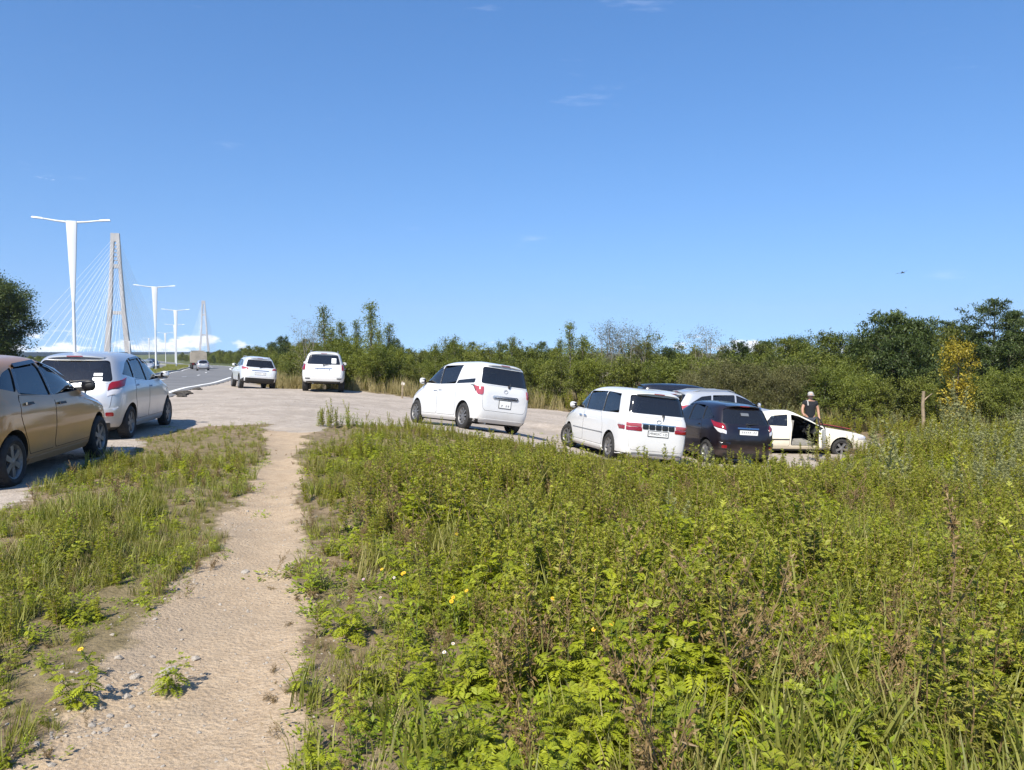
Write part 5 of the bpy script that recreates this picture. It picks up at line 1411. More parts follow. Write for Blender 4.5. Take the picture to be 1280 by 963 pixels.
def plant_fern(h, nst=3):
    lv, st = Leaves(), MB()
    for s in range(nst):
        hh = h * rnd(.65, 1.05); P = stem_pts(hh, rnd(.15, .55)); off = np.array([*rnd(-.06, .06, 2), 0]); P = P + off
        st.tube(P.tolist(), [.004, .0035, .003, .0022, .0015], 4, False)
        nl = int(9 + hh * 8)
        for k in range(nl):
            t = .18 + .82 * k / (nl - 1); p = interp3(P, t); az = k * 2.4 + rnd(-.3, .3)
            ln = rnd(.10, .17) * (1.15 - .55 * t); el = rnd(.15, .65) + .5 * (t > .9)
            d0 = np.array([math.cos(az) * math.cos(el), math.sin(az) * math.cos(el), math.sin(el)])
            npair = 6
            u = np.linspace(.2, 1, npair)
            R_ = p + d0 * (ln * u)[:, None] + np.array([0, 0, -1]) * (ln * .55 * u ** 2)[:, None]
            tan = unit(np.gradient(R_, axis=0)); sd = unit(np.cross(tan, np.array([0, 0, 1.0]))); up = np.cross(sd, tan)
            tn = rnd(.15, 1)
            l2 = ln * .42 * np.sin(np.pi * (.18 + .72 * u)) + .008
            for sg in (-1, 1):
                lv.add(R_, tan * .75 + sd * sg, up, l2, l2 * .36, np.clip(tn + rnd(-.15, .15, npair), 0, 1))
            lv.add(R_[-1:], tan[-1:], up[-1:], ln * .22, ln * .09, tn)
    return lv, st
def plant_mug(h, nst=2, mat=None):
    lv, st = Leaves(), MB()
    for s in range(nst):
        hh = h * rnd(.7, 1.1); P = stem_pts(hh, rnd(.03, .3)) + np.array([*rnd(-.07, .07, 2), 0])
        st.tube(P.tolist(), [.005, .0045, .004, .003, .0015], 4, False)
        nl = int(16 + hh * 22)
        for k in range(nl):
            t = .10 + .9 * (k / (nl - 1)) ** .9; p = interp3(P, t); az = k * 2.4 + rnd(-.4, .4)
            ln = rnd(.06, .105) * (1.1 - .62 * t); el = rnd(.0, .7) + .35 * t
            d = np.array([math.cos(az) * math.cos(el), math.sin(az) * math.cos(el), math.sin(el)])
            sd = unit(np.cross(d, np.array([0, 0, 1.0]))); up = np.cross(sd, d)
            tn = rnd(.1, 1)
            lv.add([p, p + d * ln * .25, p + d * ln * .25, p + d * ln * .5, p + d * ln * .5], [d - up * .15, d * .8 + sd, d * .8 - sd, d * .9 + sd * .7, d * .9 - sd * .7], [up] * 5, np.array([1, .55, .55, .42, .42]) * ln, np.array([.26, .2, .2, .16, .16]) * ln, tn)
        # flowering tip: tight small leaves
        n = 26; tt = rnd(.72, 1.0, n); pp = np.array([interp3(P, q) for q in tt]); dd = unit(rng.normal(size=(n, 3)) + np.array([0, 0, .9]))
        lv.add(pp, dd, rand_dirs(n), rnd(.018, .038, n), rnd(.007, .012, n), rnd(.4, 1, n))
    return lv, st
def plant_broad(h, nst=2):
    lv, st = Leaves(), MB()
    for s in range(nst):
        hh = h * rnd(.7, 1.1); P = stem_pts(hh, rnd(.05, .4)) + np.array([*rnd(-.05, .05, 2), 0])
        st.tube(P.tolist(), [.005, .0045, .004, .003, .0015], 4, False)
        nl = int(14 + hh * 16)
        az = np.arange(nl) * 2.4 + rnd(-.4, .4, nl); t = np.linspace(.08, 1, nl); el = rnd(-.1, .6, nl) + t * .3
        p = np.array([interp3(P, q) for q in t]); d = np.stack([np.cos(az) * np.cos(el), np.sin(az) * np.cos(el), np.sin(el)], 1)
        ln = rnd(.055, .10, nl) * (1.15 - .6 * t)
        sd = unit(np.cross(d, np.array([0, 0, 1.0]))); up = np.cross(sd, d)
        lv.add(p + d * .012, d, up, ln, ln * rnd(.38, .55, nl), rnd(.1, 1, nl), .12)
    return lv, st
def plant_grass(h, n=26, spread=.06, lean=.5, w=.005):
    V = []; F = []; T = []
    for k in range(n):
        a = rnd(0, 6.28); hh = h * rnd(.5, 1.1); ln = lean * rnd(.2, 1.2); b = np.array([*rng.normal(0, spread, 2), 0])
        d = np.array([math.cos(a), math.sin(a), 0]); s = np.array([-math.sin(a), math.cos(a), 0]); tn = rnd(0, 1)
        base = len(V)
        for i, t in enumerate((0, .35, .7, 1)):
            c = b + d * (hh * ln * t ** 2) + np.array([0, 0, hh * (t - .32 * ln * t ** 2.4)])
            ww = w * (1, .9, .6, .08)[i]
            V += [c - s * ww, c + s * ww]; T += [tn, tn]
        for i in range(3): F.append((base + 2 * i, base + 2 * i + 1, base + 2 * i + 3, base + 2 * i + 2))
    return np.array(V), np.array(F), np.array(T)
def plant_dry(h, nst=4):
    lv, st = Leaves(), MB()
    for s in range(nst):
        hh = h * rnd(.6, 1.1); P = stem_pts(hh, rnd(.05, .4)) + np.array([*rnd(-.06, .06, 2), 0])
        st.tube(P.tolist(), [.0035, .003, .0028, .002, .001], 3, False)
        for k in range(7):
            t = rnd(.35, .95); p = interp3(P, t); az = rnd(0, 6.28); d = np.array([math.cos(az) * .6, math.sin(az) * .6, .8]); ln = rnd(.06, .16)
            st.tube([p.tolist(), (p + d * ln).tolist()], [.0018, .0008], 3, False)
            m = 10; u = rnd(.3, 1, m)
            lv.add(p + d * (ln * u)[:, None], rand_dirs(m) + d, rand_dirs(m), rnd(.012, .03, m), rnd(.006, .012, m), rnd(0, 1, m))
        m = 12; tt = rnd(.15, .8, m); pp = np.array([interp3(P, q) for q in tt]); lv.add(pp, rand_dirs(m) + np.array([0, 0, -.5]), rand_dirs(m), rnd(.03, .06, m), rnd(.008, .016, m), rnd(0, .8, m))
    return lv, st
def plant_low(r=.14):
    lv, st = Leaves(), MB()
    n = 34; a = rnd(0, 6.28, n); q = np.sqrt(rnd(0, 1, n)) * r
    p = np.stack([np.cos(a) * q, np.sin(a) * q, rnd(.005, .05, n)], 1); el = rnd(-.1, .8, n); az = a + rnd(-1, 1, n)
    d = np.stack([np.cos(az) * np.cos(el), np.sin(az) * np.cos(el), np.sin(el)], 1); up = unit(np.stack([-np.cos(az) * np.sin(el), -np.sin(az) * np.sin(el), np.cos(el)], 1))
    ln = rnd(.03, .06, n)
    lv.add(p, d, up, ln, ln * .5, rnd(0, 1, n), .1)
    st.tube([(0, 0, -.01), (0, 0, .03)], .003, 3, False)
    return lv, st

TEMPL = {}
def join_meshes(name, parts):
    """parts: list of (mesh, material)"""
    bm = bmesh.new()
    for i, (me, mat) in enumerate(parts):
        n0 = len(bm.faces); bm.from_mesh(me); bm.faces.ensure_lookup_table()
        for f in bm.faces[n0:]: f.material_index = i
    out = bpy.data.meshes.new(name); bm.to_mesh(out); bm.free()
    for _, mat in parts: out.materials.append(mat)
    return out
NEARM = {}
def templates(key, mk, lm, sm, n):
    col = bpy.data.collections.new('templates_' + key)
    NEARM[key] = []
    for i in range(n):
        r_ = mk(i)
        if isinstance(r_, tuple) and isinstance(r_[0], np.ndarray):
            me = np_mesh(key, r_[0], r_[1], tint=r_[2]); me.materials.append(lm)
            NEARM[key].append((me, None))
        else:
            lv, st = r_
            lme, sme = lv.mesh('foliage'), st.mesh('stem')
            if 'tint' not in sme.attributes: sme.attributes.new('tint', 'FLOAT', 'POINT')
            me = join_meshes(key, [(lme, lm), (sme, sm)])
            lme.materials.append(lm); sme.materials.append(sm)
            NEARM[key].append((lme, sme))
        o = bpy.data.objects.new('%s_%02d' % (key, i), me); col.objects.link(o)
    TEMPL[key] = (col, n)
templates('fern', lambda i: plant_fern(rnd(.32, .5), 3 + i % 2), LEAF_FERN, STEM_G, 5)
templates('mugwort', lambda i: plant_mug(rnd(.5, .75), 2 + i % 2), LEAF_MUG, STEM_B, 5)
templates('broad', lambda i: plant_broad(rnd(.3, .5), 3), LEAF_BROAD, STEM_G, 4)
templates('wormwood', lambda i: plant_mug(rnd(.6, .8), 3), LEAF_SILV, STEM_G, 3)
templates('grass', lambda i: plant_grass(rnd(.22, .42), 30, .06, .55), BLADE, None, 4)
templates('drygrass', lambda i: plant_grass(rnd(.5, .8), 34, .08, .4, .006), BLADE_DRY, None, 3)
templates('dryweed', lambda i: plant_dry(rnd(.35, .6), 4), DRYM, STEM_B, 4)
templates('low', lambda i: plant_low(rnd(.10, .17)), LEAF_BROAD, STEM_G, 4)

def scatter(name, key, P, sc, label, tilt=.15):
    col, n = TEMPL[key]
    P = np.asarray(P, np.float32); m = len(P)
    me = bpy.data.meshes.new(name)
    me.vertices.add(m); me.vertices.foreach_set('co', P.ravel())
    a = me.attributes.new('pick', 'INT', 'POINT'); a.data.foreach_set('value', rng.integers(0, n, m).astype(np.int32))
    a = me.attributes.new('turn', 'FLOAT_VECTOR', 'POINT'); a.data.foreach_set('vector', np.stack([rng.normal(0, tilt, m), rng.normal(0, tilt, m), rnd(0, 6.28, m)], 1).astype(np.float32).ravel())
    a = me.attributes.new('size', 'FLOAT', 'POINT'); a.data.foreach_set('value', np.asarray(sc, np.float32))
    o = link(name, me)
    g = bpy.data.node_groups.new('scatter_' + key, 'GeometryNodeTree')
    g.interface.new_socket('Geometry', in_out='INPUT', socket_type='NodeSocketGeometry'); g.interface.new_socket('Geometry', in_out='OUTPUT', socket_type='NodeSocketGeometry')
    N, L = g.nodes, g.links
    gi, go = N.new('NodeGroupInput'), N.new('NodeGroupOutput')
    ci = N.new('GeometryNodeCollectionInfo'); ci.inputs['Collection'].default_value = col; ci.inputs['Separate Children'].default_value = True; ci.inputs['Reset Children'].default_value = True
    ip = N.new('GeometryNodeInstanceOnPoints'); ip.inputs['Pick Instance'].default_value = True
    def na(nm, ty):
        q = N.new('GeometryNodeInputNamedAttribute'); q.data_type = ty; q.inputs['Name'].default_value = nm; return q.outputs['Attribute']
    er = N.new('FunctionNodeEulerToRotation'); L.new(na('turn', 'FLOAT_VECTOR'), er.inputs[0])
    L.new(gi.outputs[0], ip.inputs['Points']); L.new(ci.outputs[0], ip.inputs['Instance']); L.new(na('pick', 'INT'), ip.inputs['Instance Index'])
    L.new(er.outputs[0], ip.inputs['Rotation']); L.new(na('size', 'FLOAT'), ip.inputs['Scale'])
    L.new(ip.outputs[0], go.inputs[0])
    md = o.modifiers.new('scatter', 'NODES'); md.node_group = g
    return tag(o, label, kind='stuff')

# ------------------------------------------------------------------ weeds over the verge and field
def cand(x0, x1, y0, y1, dens):
    n = int((x1 - x0) * (y1 - y0) * dens)
    x, y = rnd(x0, x1, n), rnd(y0, y1, n)
    return x, y
CAR_BOXES = [(-6.68, 9.95, -8.7, 2.1, .88), (-8.12, 15.2, -9, 2.05, .88), (-13.85, 41, -27, 2.35, .95), (-8.95, 36.6, -12.5, 2.4, .98), (-1.41, 21.32, -33, 2.15, .9), (2.66, 19.97, -16, 2.4, .9), (5.36, 20.99, -14, 2.05, .9), (8.7, 23.9, 93, 2.2, .9), (7.75, 28.2, 78, 2.4, .95), (7.3, 31.6, 86, 2.4, .9)]
def off_cars(x, y, m=.1):
    ok = np.ones(len(x), bool)
    for cx, cy, hd, hl, hw in CAR_BOXES:
        f = np.array([math.sin(R(hd)), math.cos(R(hd))]); dx, dy = x - cx, y - cy
        ok &= ~((np.abs(dx * f[0] + dy * f[1]) < hl + m) & (np.abs(dx * f[1] - dy * f[0]) < hw + m))
    return ok
def field(dens, y0, y1, keep, pad=0.0, x0=-9.5, x1=24):
    """random points off the bare ground and inside what a camera near here could see; keep(x,y,edge)->probability"""
    x, y = cand(x0, x1, y0, y1, dens)
    s = (np.abs(x) < y * .72 + 3.0)
    x, y = x[s], y[s]
    pm, lm = bare(x, y); e = -np.maximum(pm, lm)            # metres outside the bare ground
    ro = road_off(x, y)
    k = keep(x, y, e) * (e > pad) * (ro < -0.4)
    s = (rnd(0, 1, len(x)) < k) & off_cars(x, y)
    x, y, e = x[s], y[s], e[s]
    return x, y, e
def pts(x, y, dz=-.01): return np.stack([x, y, gz(x, y) + dz], 1)
def patch(x, y, sc, s, a=.42, b=.6):
    v = fbm(x * sc, y * sc, s); t = np.clip((v - a) / (b - a), 0, 1); return t * t * (3 - 2 * t)
isleft = lambda x, y: (x < np.interp(y, PATH[:, 0], PATH[:, 1]) + .3) & (y < 17.5)
# sparse bare spot among the near weeds
def thin(x, y): return 1 - .75 * np.exp(-(((x + .25) / .45) ** 2 + ((y - 3.2) / .5) ** 2)) - .5 * np.exp(-(((x + .45) / .5) ** 2 + ((y - 5.6) / .5) ** 2))
grown = lambda e: np.clip(.25 + e / .9, 0, 1)

def hgt(x, y, e):
    """how tall things grow: low along the trodden edges and on the verge, tall to the right"""
    h = .45 + .55 * np.clip(e / 1.2, 0, 1) + .95 * (fbm(x * 1.5, y * 1.5, 77, 2) - .5)
    h = np.where(isleft(x, y), np.where(y > 8, np.maximum(h, .74), h) * .70, h)
    h *= 1 + .35 * np.clip((x - 6) / 6, 0, 1) + .15 * np.clip((y - 6) / 8, 0, 1)
    # kept low just in front of the parked cars
    h *= np.where((y > 11) & (x < 7.5), .42 + .58 * np.clip((-poly_sd(x, y, LOT) - .5) / 6.0, 0, 1), 1)
    h = np.where((~isleft(x, y)) & (x < 7.5), h * np.clip(1.12 - .02 * y, .8, 1.05), h)
    return h
parts_ = []
def lay(name, key, bands, keep, label, base=1.0, jit=.25, pad=0.0, tilt=.15, dz=-.01):
    X, Y, E = [], [], []
    for d, a, b in bands:
        x, y, e = field(d, a, b, keep, pad); X.append(x); Y.append(y); E.append(e)
    x, y, e = np.concatenate(X), np.concatenate(Y), np.concatenate(E)
    sc = base * hgt(x, y, e) * rng.normal(1, jit, len(x)).clip(.45, 1.7)
    print(name, key, len(x))
    return scatter(name, key, pts(x, y, dz), sc, label, tilt)
lay('ferny_weeds', 'fern', [(80, 1.2, 7), (44, 7, 13), (26, 13, 22)], lambda x, y, e: (.06 + .94 * patch(x, y, .75, 31)) * thin(x, y) * np.where(isleft(x, y), .5 * np.clip(.5 + e, 0, 1), grown(e)), 'bright green feathery weeds growing thick over the field', .54)
lay('mugwort_weeds', 'mugwort', [(52, 1.2, 7), (38, 7, 13), (32, 13, 27)], lambda x, y, e: (.07 + .93 * patch(x, y, .6, 47)) * thin(x, y) * np.where(isleft(x, y), .5 * np.clip(.2 + e, 0, 1), grown(e)), 'upright olive green mugwort over the field', .72)
lay('leafy_weeds', 'broad', [(50, 1.2, 7), (32, 7, 13), (22, 13, 24)], lambda x, y, e: (.05 + .95 * patch(x, y, .9, 53, .45, .60)) * thin(x, y) * np.where(isleft(x, y), .7, grown(e)), 'leafy green weeds in clumps', .54)
lay('grass', 'grass', [(80, 1.2, 7), (60, 7, 14), (36, 14, 27)], lambda x, y, e: (.25 + .75 * patch(x, y, .8, 61)) * np.where(isleft(x, y), 1.0, np.where(y < 7, .32, .5)), 'yellowish green grass tufts between the weeds', .85)
lay('dry_weeds', 'dryweed', [(26, 1.2, 7), (16, 7, 13), (9, 13, 26)], lambda x, y, e: .05 + .32 * patch(x, y, .5, 71, .54, .70) + .55 * np.exp(-(((x + 1.3) / .8) ** 2 + ((y - 7.2) / 1.6) ** 2)) + .45 * np.exp(-(((x + .4) / 1.1) ** 2 + ((y - 10.5) / 2) ** 2)), 'brown and purple dried weed stalks among the green', .72)
lay('low_weeds', 'low', [(110, 1.2, 6), (60, 6, 12), (24, 12, 18)], lambda x, y, e: (.35 + .65 * patch(x, y, 1.1, 83)) * np.where(e < .5, 1, .5), 'small low weeds spreading at the path edge', .85, pad=-.06)
lay('wormwood', 'wormwood', [(3, 3, 10), (7, 10, 28)], lambda x, y, e: patch(x, y, .35, 97, .48, .62) * np.clip((x - 5) / 5, .03, .8), 'pale silvery wormwood standing in the field', .95)
lay('dry_grass', 'drygrass', [(26, 1.2, 7), (18, 7, 17)], lambda x, y, e: np.where(isleft(x, y), .2 + .6 * patch(x, y, 1.0, 141, .42, .6), .5 * np.exp(-e / .35) + .10 * patch(x, y, .6, 143)), 'straw coloured dry grass on the verge and path edges', .38, tilt=.4)
lay('dry_weeds', 'dryweed', [(42, 1.2, 8), (18, 8, 17)], lambda x, y, e: np.exp(-np.maximum(e, 0) / .28) * .9, 'flattened brown weed litter along the path edges', .38, pad=-.14, tilt=.8)
# bare ground speckle: stray low weeds on the path rim and lot
x, y = cand(-9, 12, 1.5, 34, 2.2); pm, lm = bare(x, y); e = np.maximum(pm, lm)
s = (e > 0) & (rnd(0, 1, len(x)) < np.exp(-e / .22) * .9 + .012) & off_cars(x, y) & (road_off(x, y) < -.3)
scatter('low_weeds', 'low', pts(x[s], y[s]), rnd(.35, .9, s.sum()), 'stray little weeds on the trodden ground')
# tall pale grass by the far end of the lot and over the rough ground towards the hedge
X, Y = [], []
for (x0, x1, y0, y1, d) in ((-16, -9.5, 39, 52, 13), (-45, -14, 52, 120, 1.6), (-10, 30, 33, 44, 5.0), (9, 40, 22, 40, 5.0)):
    x, y = cand(x0, x1, y0, y1, d)
    pm, lm = bare(x, y); s = (np.maximum(pm, lm) < -.15) & (road_off(x, y) < -.8) & off_cars(x, y, .25)
    X.append(x[s]); Y.append(y[s])
X, Y = np.concatenate(X), np.concatenate(Y)
mx = fbm(X * .3, Y * .3, 113)
for nm, key, s, b, lb in (('dry_grass', 'drygrass', ((X < -9) & (mx > .30)) | (mx > .56), 1.25, 'tall straw coloured grass at the edge of the lot'), ('mugwort_weeds', 'mugwort', (X > -8) & (mx <= .60), 1.25, 'rank olive weeds in front of the hedge'), ('wormwood', 'wormwood', (X > 8) & (mx > .52), 1.2, 'pale wormwood in front of the dark trees')):
    scatter(nm, key, pts(X[s], Y[s]), b * rng.normal(1, .22, s.sum()).clip(.5, 1.6), lb)
# grass on the median
k = rng.integers(int(10), 220, 2600); o_ = rnd(ROAD_W + .35, ROAD_W + MED_W - .35, 2600)
p = RE[k] + RL[k] * o_[:, None] + rnd(-.5, .5, (2600, 2))
scatter('grass', 'grass', np.column_stack([p, tz(p[:, 0], p[:, 1]) + .15]), rnd(.5, 1.0, 2600), 'short grass on the median')

# stones on the bare ground
col = bpy.data.collections.new('templates_stone')
STONE = simple('pebble', (.33, .29, .24), .9, var=.35, vscale=9, bumps=.3)
for i in range(4):
    bm = bmesh.new(); bmesh.ops.create_icosphere(bm, subdivisions=1, radius=1)
    for v in bm.verts: v.co = v.co * random.uniform(.7, 1.15); v.co.z *= .6
    me = bpy.data.meshes.new('stone'); bm.to_mesh(me); bm.free(); me.materials.append(STONE)
    col.objects.link(bpy.data.objects.new('stone_%d' % i, me))
TEMPL['stone'] = (col, 4)
x, y = cand(-7, 8, 1.5, 9, 260); s = (path_sd(x, y) > -.25) & (rnd(0, 1, len(x)) < .25 + .75 * patch(x, y, 2.5, 131, .45, .65))
x3, y3 = cand(-2.15, -1.35, 2.4, 4.3, 420); s3 = rnd(0, 1, len(x3)) < np.exp(-(((x3 + 1.78) / .22) ** 2 + ((y3 - 3.35) / .6) ** 2)) * .6
x2, y2 = cand(-10, 12, 9, 34, 14); pm, lm = bare(x2, y2); s2 = lm > 0
X, Y = np.concatenate([x[s], x2[s2], x3[s3]]), np.concatenate([y[s], y2[s2], y3[s3]])
sz = np.concatenate([rng.lognormal(-5.25, .5, s.sum()), rng.lognormal(-4.5, .5, s2.sum()), rng.lognormal(-4.6, .6, s3.sum())]).clip(.0015, .05)
scatter('gravel', 'stone', pts(X, Y, .001), sz, 'small stones lying on the path and lot', .3)

# ---- single plants one can pick out
def single(key, i, x, y, sc, name, label, group, rot=None, extra=None):
    root = empty(name, Matrix.Translation((x, y, gz1(x, y) - .01)) @ Matrix.Rotation(rnd(0, 6.28) if rot is None else rot, 4, 'Z') @ Matrix.Scale(sc, 4), label, 'plant', group)
    a, b = NEARM[key][i % len(NEARM[key])]
    link('foliage', a, root)
    if b is not None: link('stem', b, root)
    if extra: extra(root)
    return root
near_spots = []
tries = 0
while len(near_spots) < 34 and tries < 3000:
    tries += 1
    y = rnd(2.3, 5.2); x = rnd(-.9, .68 * y)
    pm, lm = bare(np.array([x]), np.array([y]))
    if max(pm[0], lm[0]) > -.08 or thin(np.array([x]), np.array([y]))[0] < .6: continue
    if any((x - a) ** 2 + (y - b) ** 2 < .09 for a, b in near_spots): continue
    near_spots.append((x, y))
for i, (x, y) in enumerate(near_spots):
    single(('fern', 'fern', 'broad')[i % 3], i, x, y, rnd(.5, .74), 'leafy_weed', 'bright green leafy weed standing at the front of the weed field', 'leafy weeds at the front of the field')
for x, y, sc in ((-1.88, 3.3, .55), (-1.62, 3.52, .45)):
    single('fern', 1, x, y, sc, 'leafy_weed', 'small yellow green weed on bare grey soil beside the path', 'small weeds on the bare path edge')
# clump at the head of the path
for k, (x, y, sc) in enumerate(((-4.05, 16.6, 1.1), (-3.75, 16.9, 1.0), (-3.5, 16.5, 1.0), (-4.2, 16.9, 1.0), (-3.9, 16.3, 1.1), (-3.6, 16.8, 1.3), (-3.3, 16.7, 1.0), (-4.0, 17.0, 1.3), (-3.8, 16.6, 1.15), (-3.45, 17.0, 1.1), (-3.1, 16.9, .9), (-4.15, 16.55, 1.2), (-3.65, 17.15, 1.2))):
    single(('mugwort', 'broad', 'broad', 'mugwort')[k % 4], k, x, y, sc * .72, 'tall_weed', 'tall weed in the clump at the head of the path', 'weeds at the head of the path')
for k, (px, d, sc) in enumerate(((915, 17.7, .85), (926, 17.6, 1.0), (936, 17.7, 1.1), (948, 17.8, .9), (957, 17.9, 1.05), (900, 17.5, .7))):
    single(('mugwort', 'mugwort', 'broad')[k % 3], k, (px - 640) / 962 * d, d, sc, 'tall_weed', 'tall weed standing right behind the dark purple hatchback', 'weeds behind the dark hatchback')
for k, (px, d, sc) in enumerate(((1004, 21.4, 1.0), (1018, 21.5, 1.3), (1030, 21.6, 1.6), (1036, 21.3, 1.4), (1062, 21.4, 1.2), (1074, 21.2, 1.2), (1024, 21.2, 1.1))):
    single(('mugwort', 'wormwood', 'mugwort')[k % 3], k, (px - 640) / 962 * d, d, sc, 'tall_weed', 'tall weed standing beside the open door of the wrecked saloon', 'weeds beside the wreck')
for k in range(22):
    x = -4.2 + 2.9 * k / 21; y = 16.75 + .25 * math.sin(k * 2.1) + (.45 if x > -3.2 else 0)
    single(('broad', 'mugwort', 'broad')[k % 3], k, x, y, rnd(.55, .85) * (1.1 if k < 6 else .8), 'tall_weed', 'weed on the low dirt bank between the path head and the people carrier', 'weeds on the dirt bank')
# dry stalk with a brown seed head
def dry_stalk():
    x, y = 2.28, 3.95
    root = empty('dry_stalk', Matrix.Translation((x, y, gz1(x, y))), 'single tall dead brown stalk with a ragged seed head among the green weeds', 'plant')
    P = [(0, 0, -.02), (.01, .02, .25), (.03, .02, .5), (.02, .03, .72), (-.02, .04, .92)]
    MB().tube(P, [.007, .006, .005, .004, .002], 6).build('stem', STEM_B, root, True)
    lv = Leaves(); n = 130; t = rnd(.45, 1.0, n); pp = np.array([interp3(np.array(P), q) for q in t])
    lv.add(pp + rng.normal(0, .012, (n, 3)), rand_dirs(n) + np.array([0, 0, .3]), rand_dirs(n), rnd(.02, .05, n), rnd(.008, .016, n), rnd(0, 1, n))
    lv.add([P[3]] * 26, rand_dirs(26), rand_dirs(26), .045, .014, rnd(.4, 1, 26))
    link('seed_head', lv.mesh('seed_head'), root, [DRYM])['kind'] = 'stuff'
dry_stalk()
# flowers
def flower(x, y, h, petal, r, label, group):
    root = empty('wildflower', Matrix.Translation((x, y, gz1(x, y))), label, 'flower', group)
    a = rnd(0, 6.28); tip = Vector((.05 * math.cos(a), .05 * math.sin(a), h))
    MB().tube([(0, 0, 0), tip * .5 + Vector((.01, 0, 0)), tip], [.0025, .002, .0015], 5).build('stem', STEM_G, root)
    lv = Leaves(); n = 12; t = rnd(.15, .85, n)
    lv.add(np.array([np.array(tip) * q for q in t]), rand_dirs(n) + np.array([0, 0, .4]), rand_dirs(n), rnd(.03, .07, n), rnd(.008, .018, n), rnd(.2, 1, n))
    link('foliage', lv.mesh('foliage'), root, [LEAF_BROAD])
    hd = MB(); nP = 11; r *= .56; TM = Euler((R(rnd(18, 60)), R(rnd(-30, 20)), 0)).to_matrix()
    for k in range(nP):
        t = 2 * math.pi * k / nP; c, s = math.cos(t), math.sin(t)
        pl = [(c * r * .25, s * r * .25, 0), (c * r * .7 - s * r * .2, s * r * .7 + c * r * .2, .004), (c * r, s * r, .001), (c * r * .7 + s * r * .2, s * r * .7 - c * r * .2, .004)]
        pl = [TM @ Vector(q) for q in pl]; nn = TM @ Vector((0, 0, .002))
        hd.add([q + tip for q in pl] + [q + tip - nn for q in pl], [(0, 1, 2, 3), (7, 6, 5, 4), (0, 4, 5, 1), (1, 5, 6, 2), (2, 6, 7, 3), (3, 7, 4, 0)])
    h_ = hd.build('petals', petal, root)
    MB().lathe([(.001, .006), (r * .2, .005), (r * .32, 0), (r * .2, -.006), (.001, -.007)], 9, 'z', tuple(tip)).build('flower_centre', simple('flower_centre', (.45, .24, .01), .7), root, True)
for px, d, h, r in ((465, 4.6, .26, .022), (497, 4.55, .27, .022), (514, 4.5, .28, .026), (570, 4.1, .24, .024), (576, 4.15, .24, .022), (586, 4.15, .25, .022), (562, 5.4, .3, .022), (680, 4.05, .26, .024), (757, 3.55, .3, .026), (760, 3.5, .32, .024), (782, 3.45, .3, .024), (745, 3.3, .28, .024), (108, 3.55, .16, .026), (1000, 5.4, .45, .02), (1020, 5.5, .45, .02)):
    flower((px - 640) / 962 * d, d, h, PETAL_Y, r, 'small yellow daisy like flower among the weeds beside the path', 'yellow wildflowers')
for px, d, h, r in ((500, 4.5, .26, .016), (556, 3.5, .2, .018), (562, 3.6, .2, .016), (656, 4.6, .3, .014), (478, 4.2, .2, .014)):
    flower((px - 640) / 962 * d, d, h, PETAL_W, r, 'small white wildflower among the weeds beside the path', 'white wildflowers')
flower((463 - 640) / 962 * 4.45, 4.45, .24, PETAL_P, .018, 'single lilac wildflower at the path edge', None)

# ------------------------------------------------------------------ trees and bushes
BARK = simple('bark', (.085, .068, .05), .9, var=.35, vscale=10, bumps=.5)
BARK_P = simple('pale_bark', (.24, .21, .17), .9, var=.25, vscale=10, bumps=.4)
T_MID = leaf_mat('hedge_leaf', (0.044, 0.066, 0.012), (0.225, 0.250, 0.040), 0.32, inst=.45, dry=(.19, .15, .05), dryamt=.35)
T_LIGHT = leaf_mat('sapling_leaf', (0.065, 0.092, 0.015), (0.250, 0.275, 0.045), 0.36, inst=.45)
T_DARK = leaf_mat('dark_tree_leaf', (0.022, 0.040, 0.010), (0.100, 0.132, 0.030), 0.28, inst=.30)
T_DRY = leaf_mat('fading_leaf', (0.075, 0.078, 0.028), (0.20, 0.175, 0.075), 0.30, inst=.3)
T_YEL = leaf_mat('autumn_leaf', (0.20, 0.17, 0.02), (0.50, 0.40, 0.05), 0.35, inst=.2, dry=(.06, .09, .02), dryamt=.7)
T_GREY = leaf_mat('greyish_leaf', (0.060, 0.066, 0.022), (0.200, 0.185, 0.065), 0.30, inst=.3)

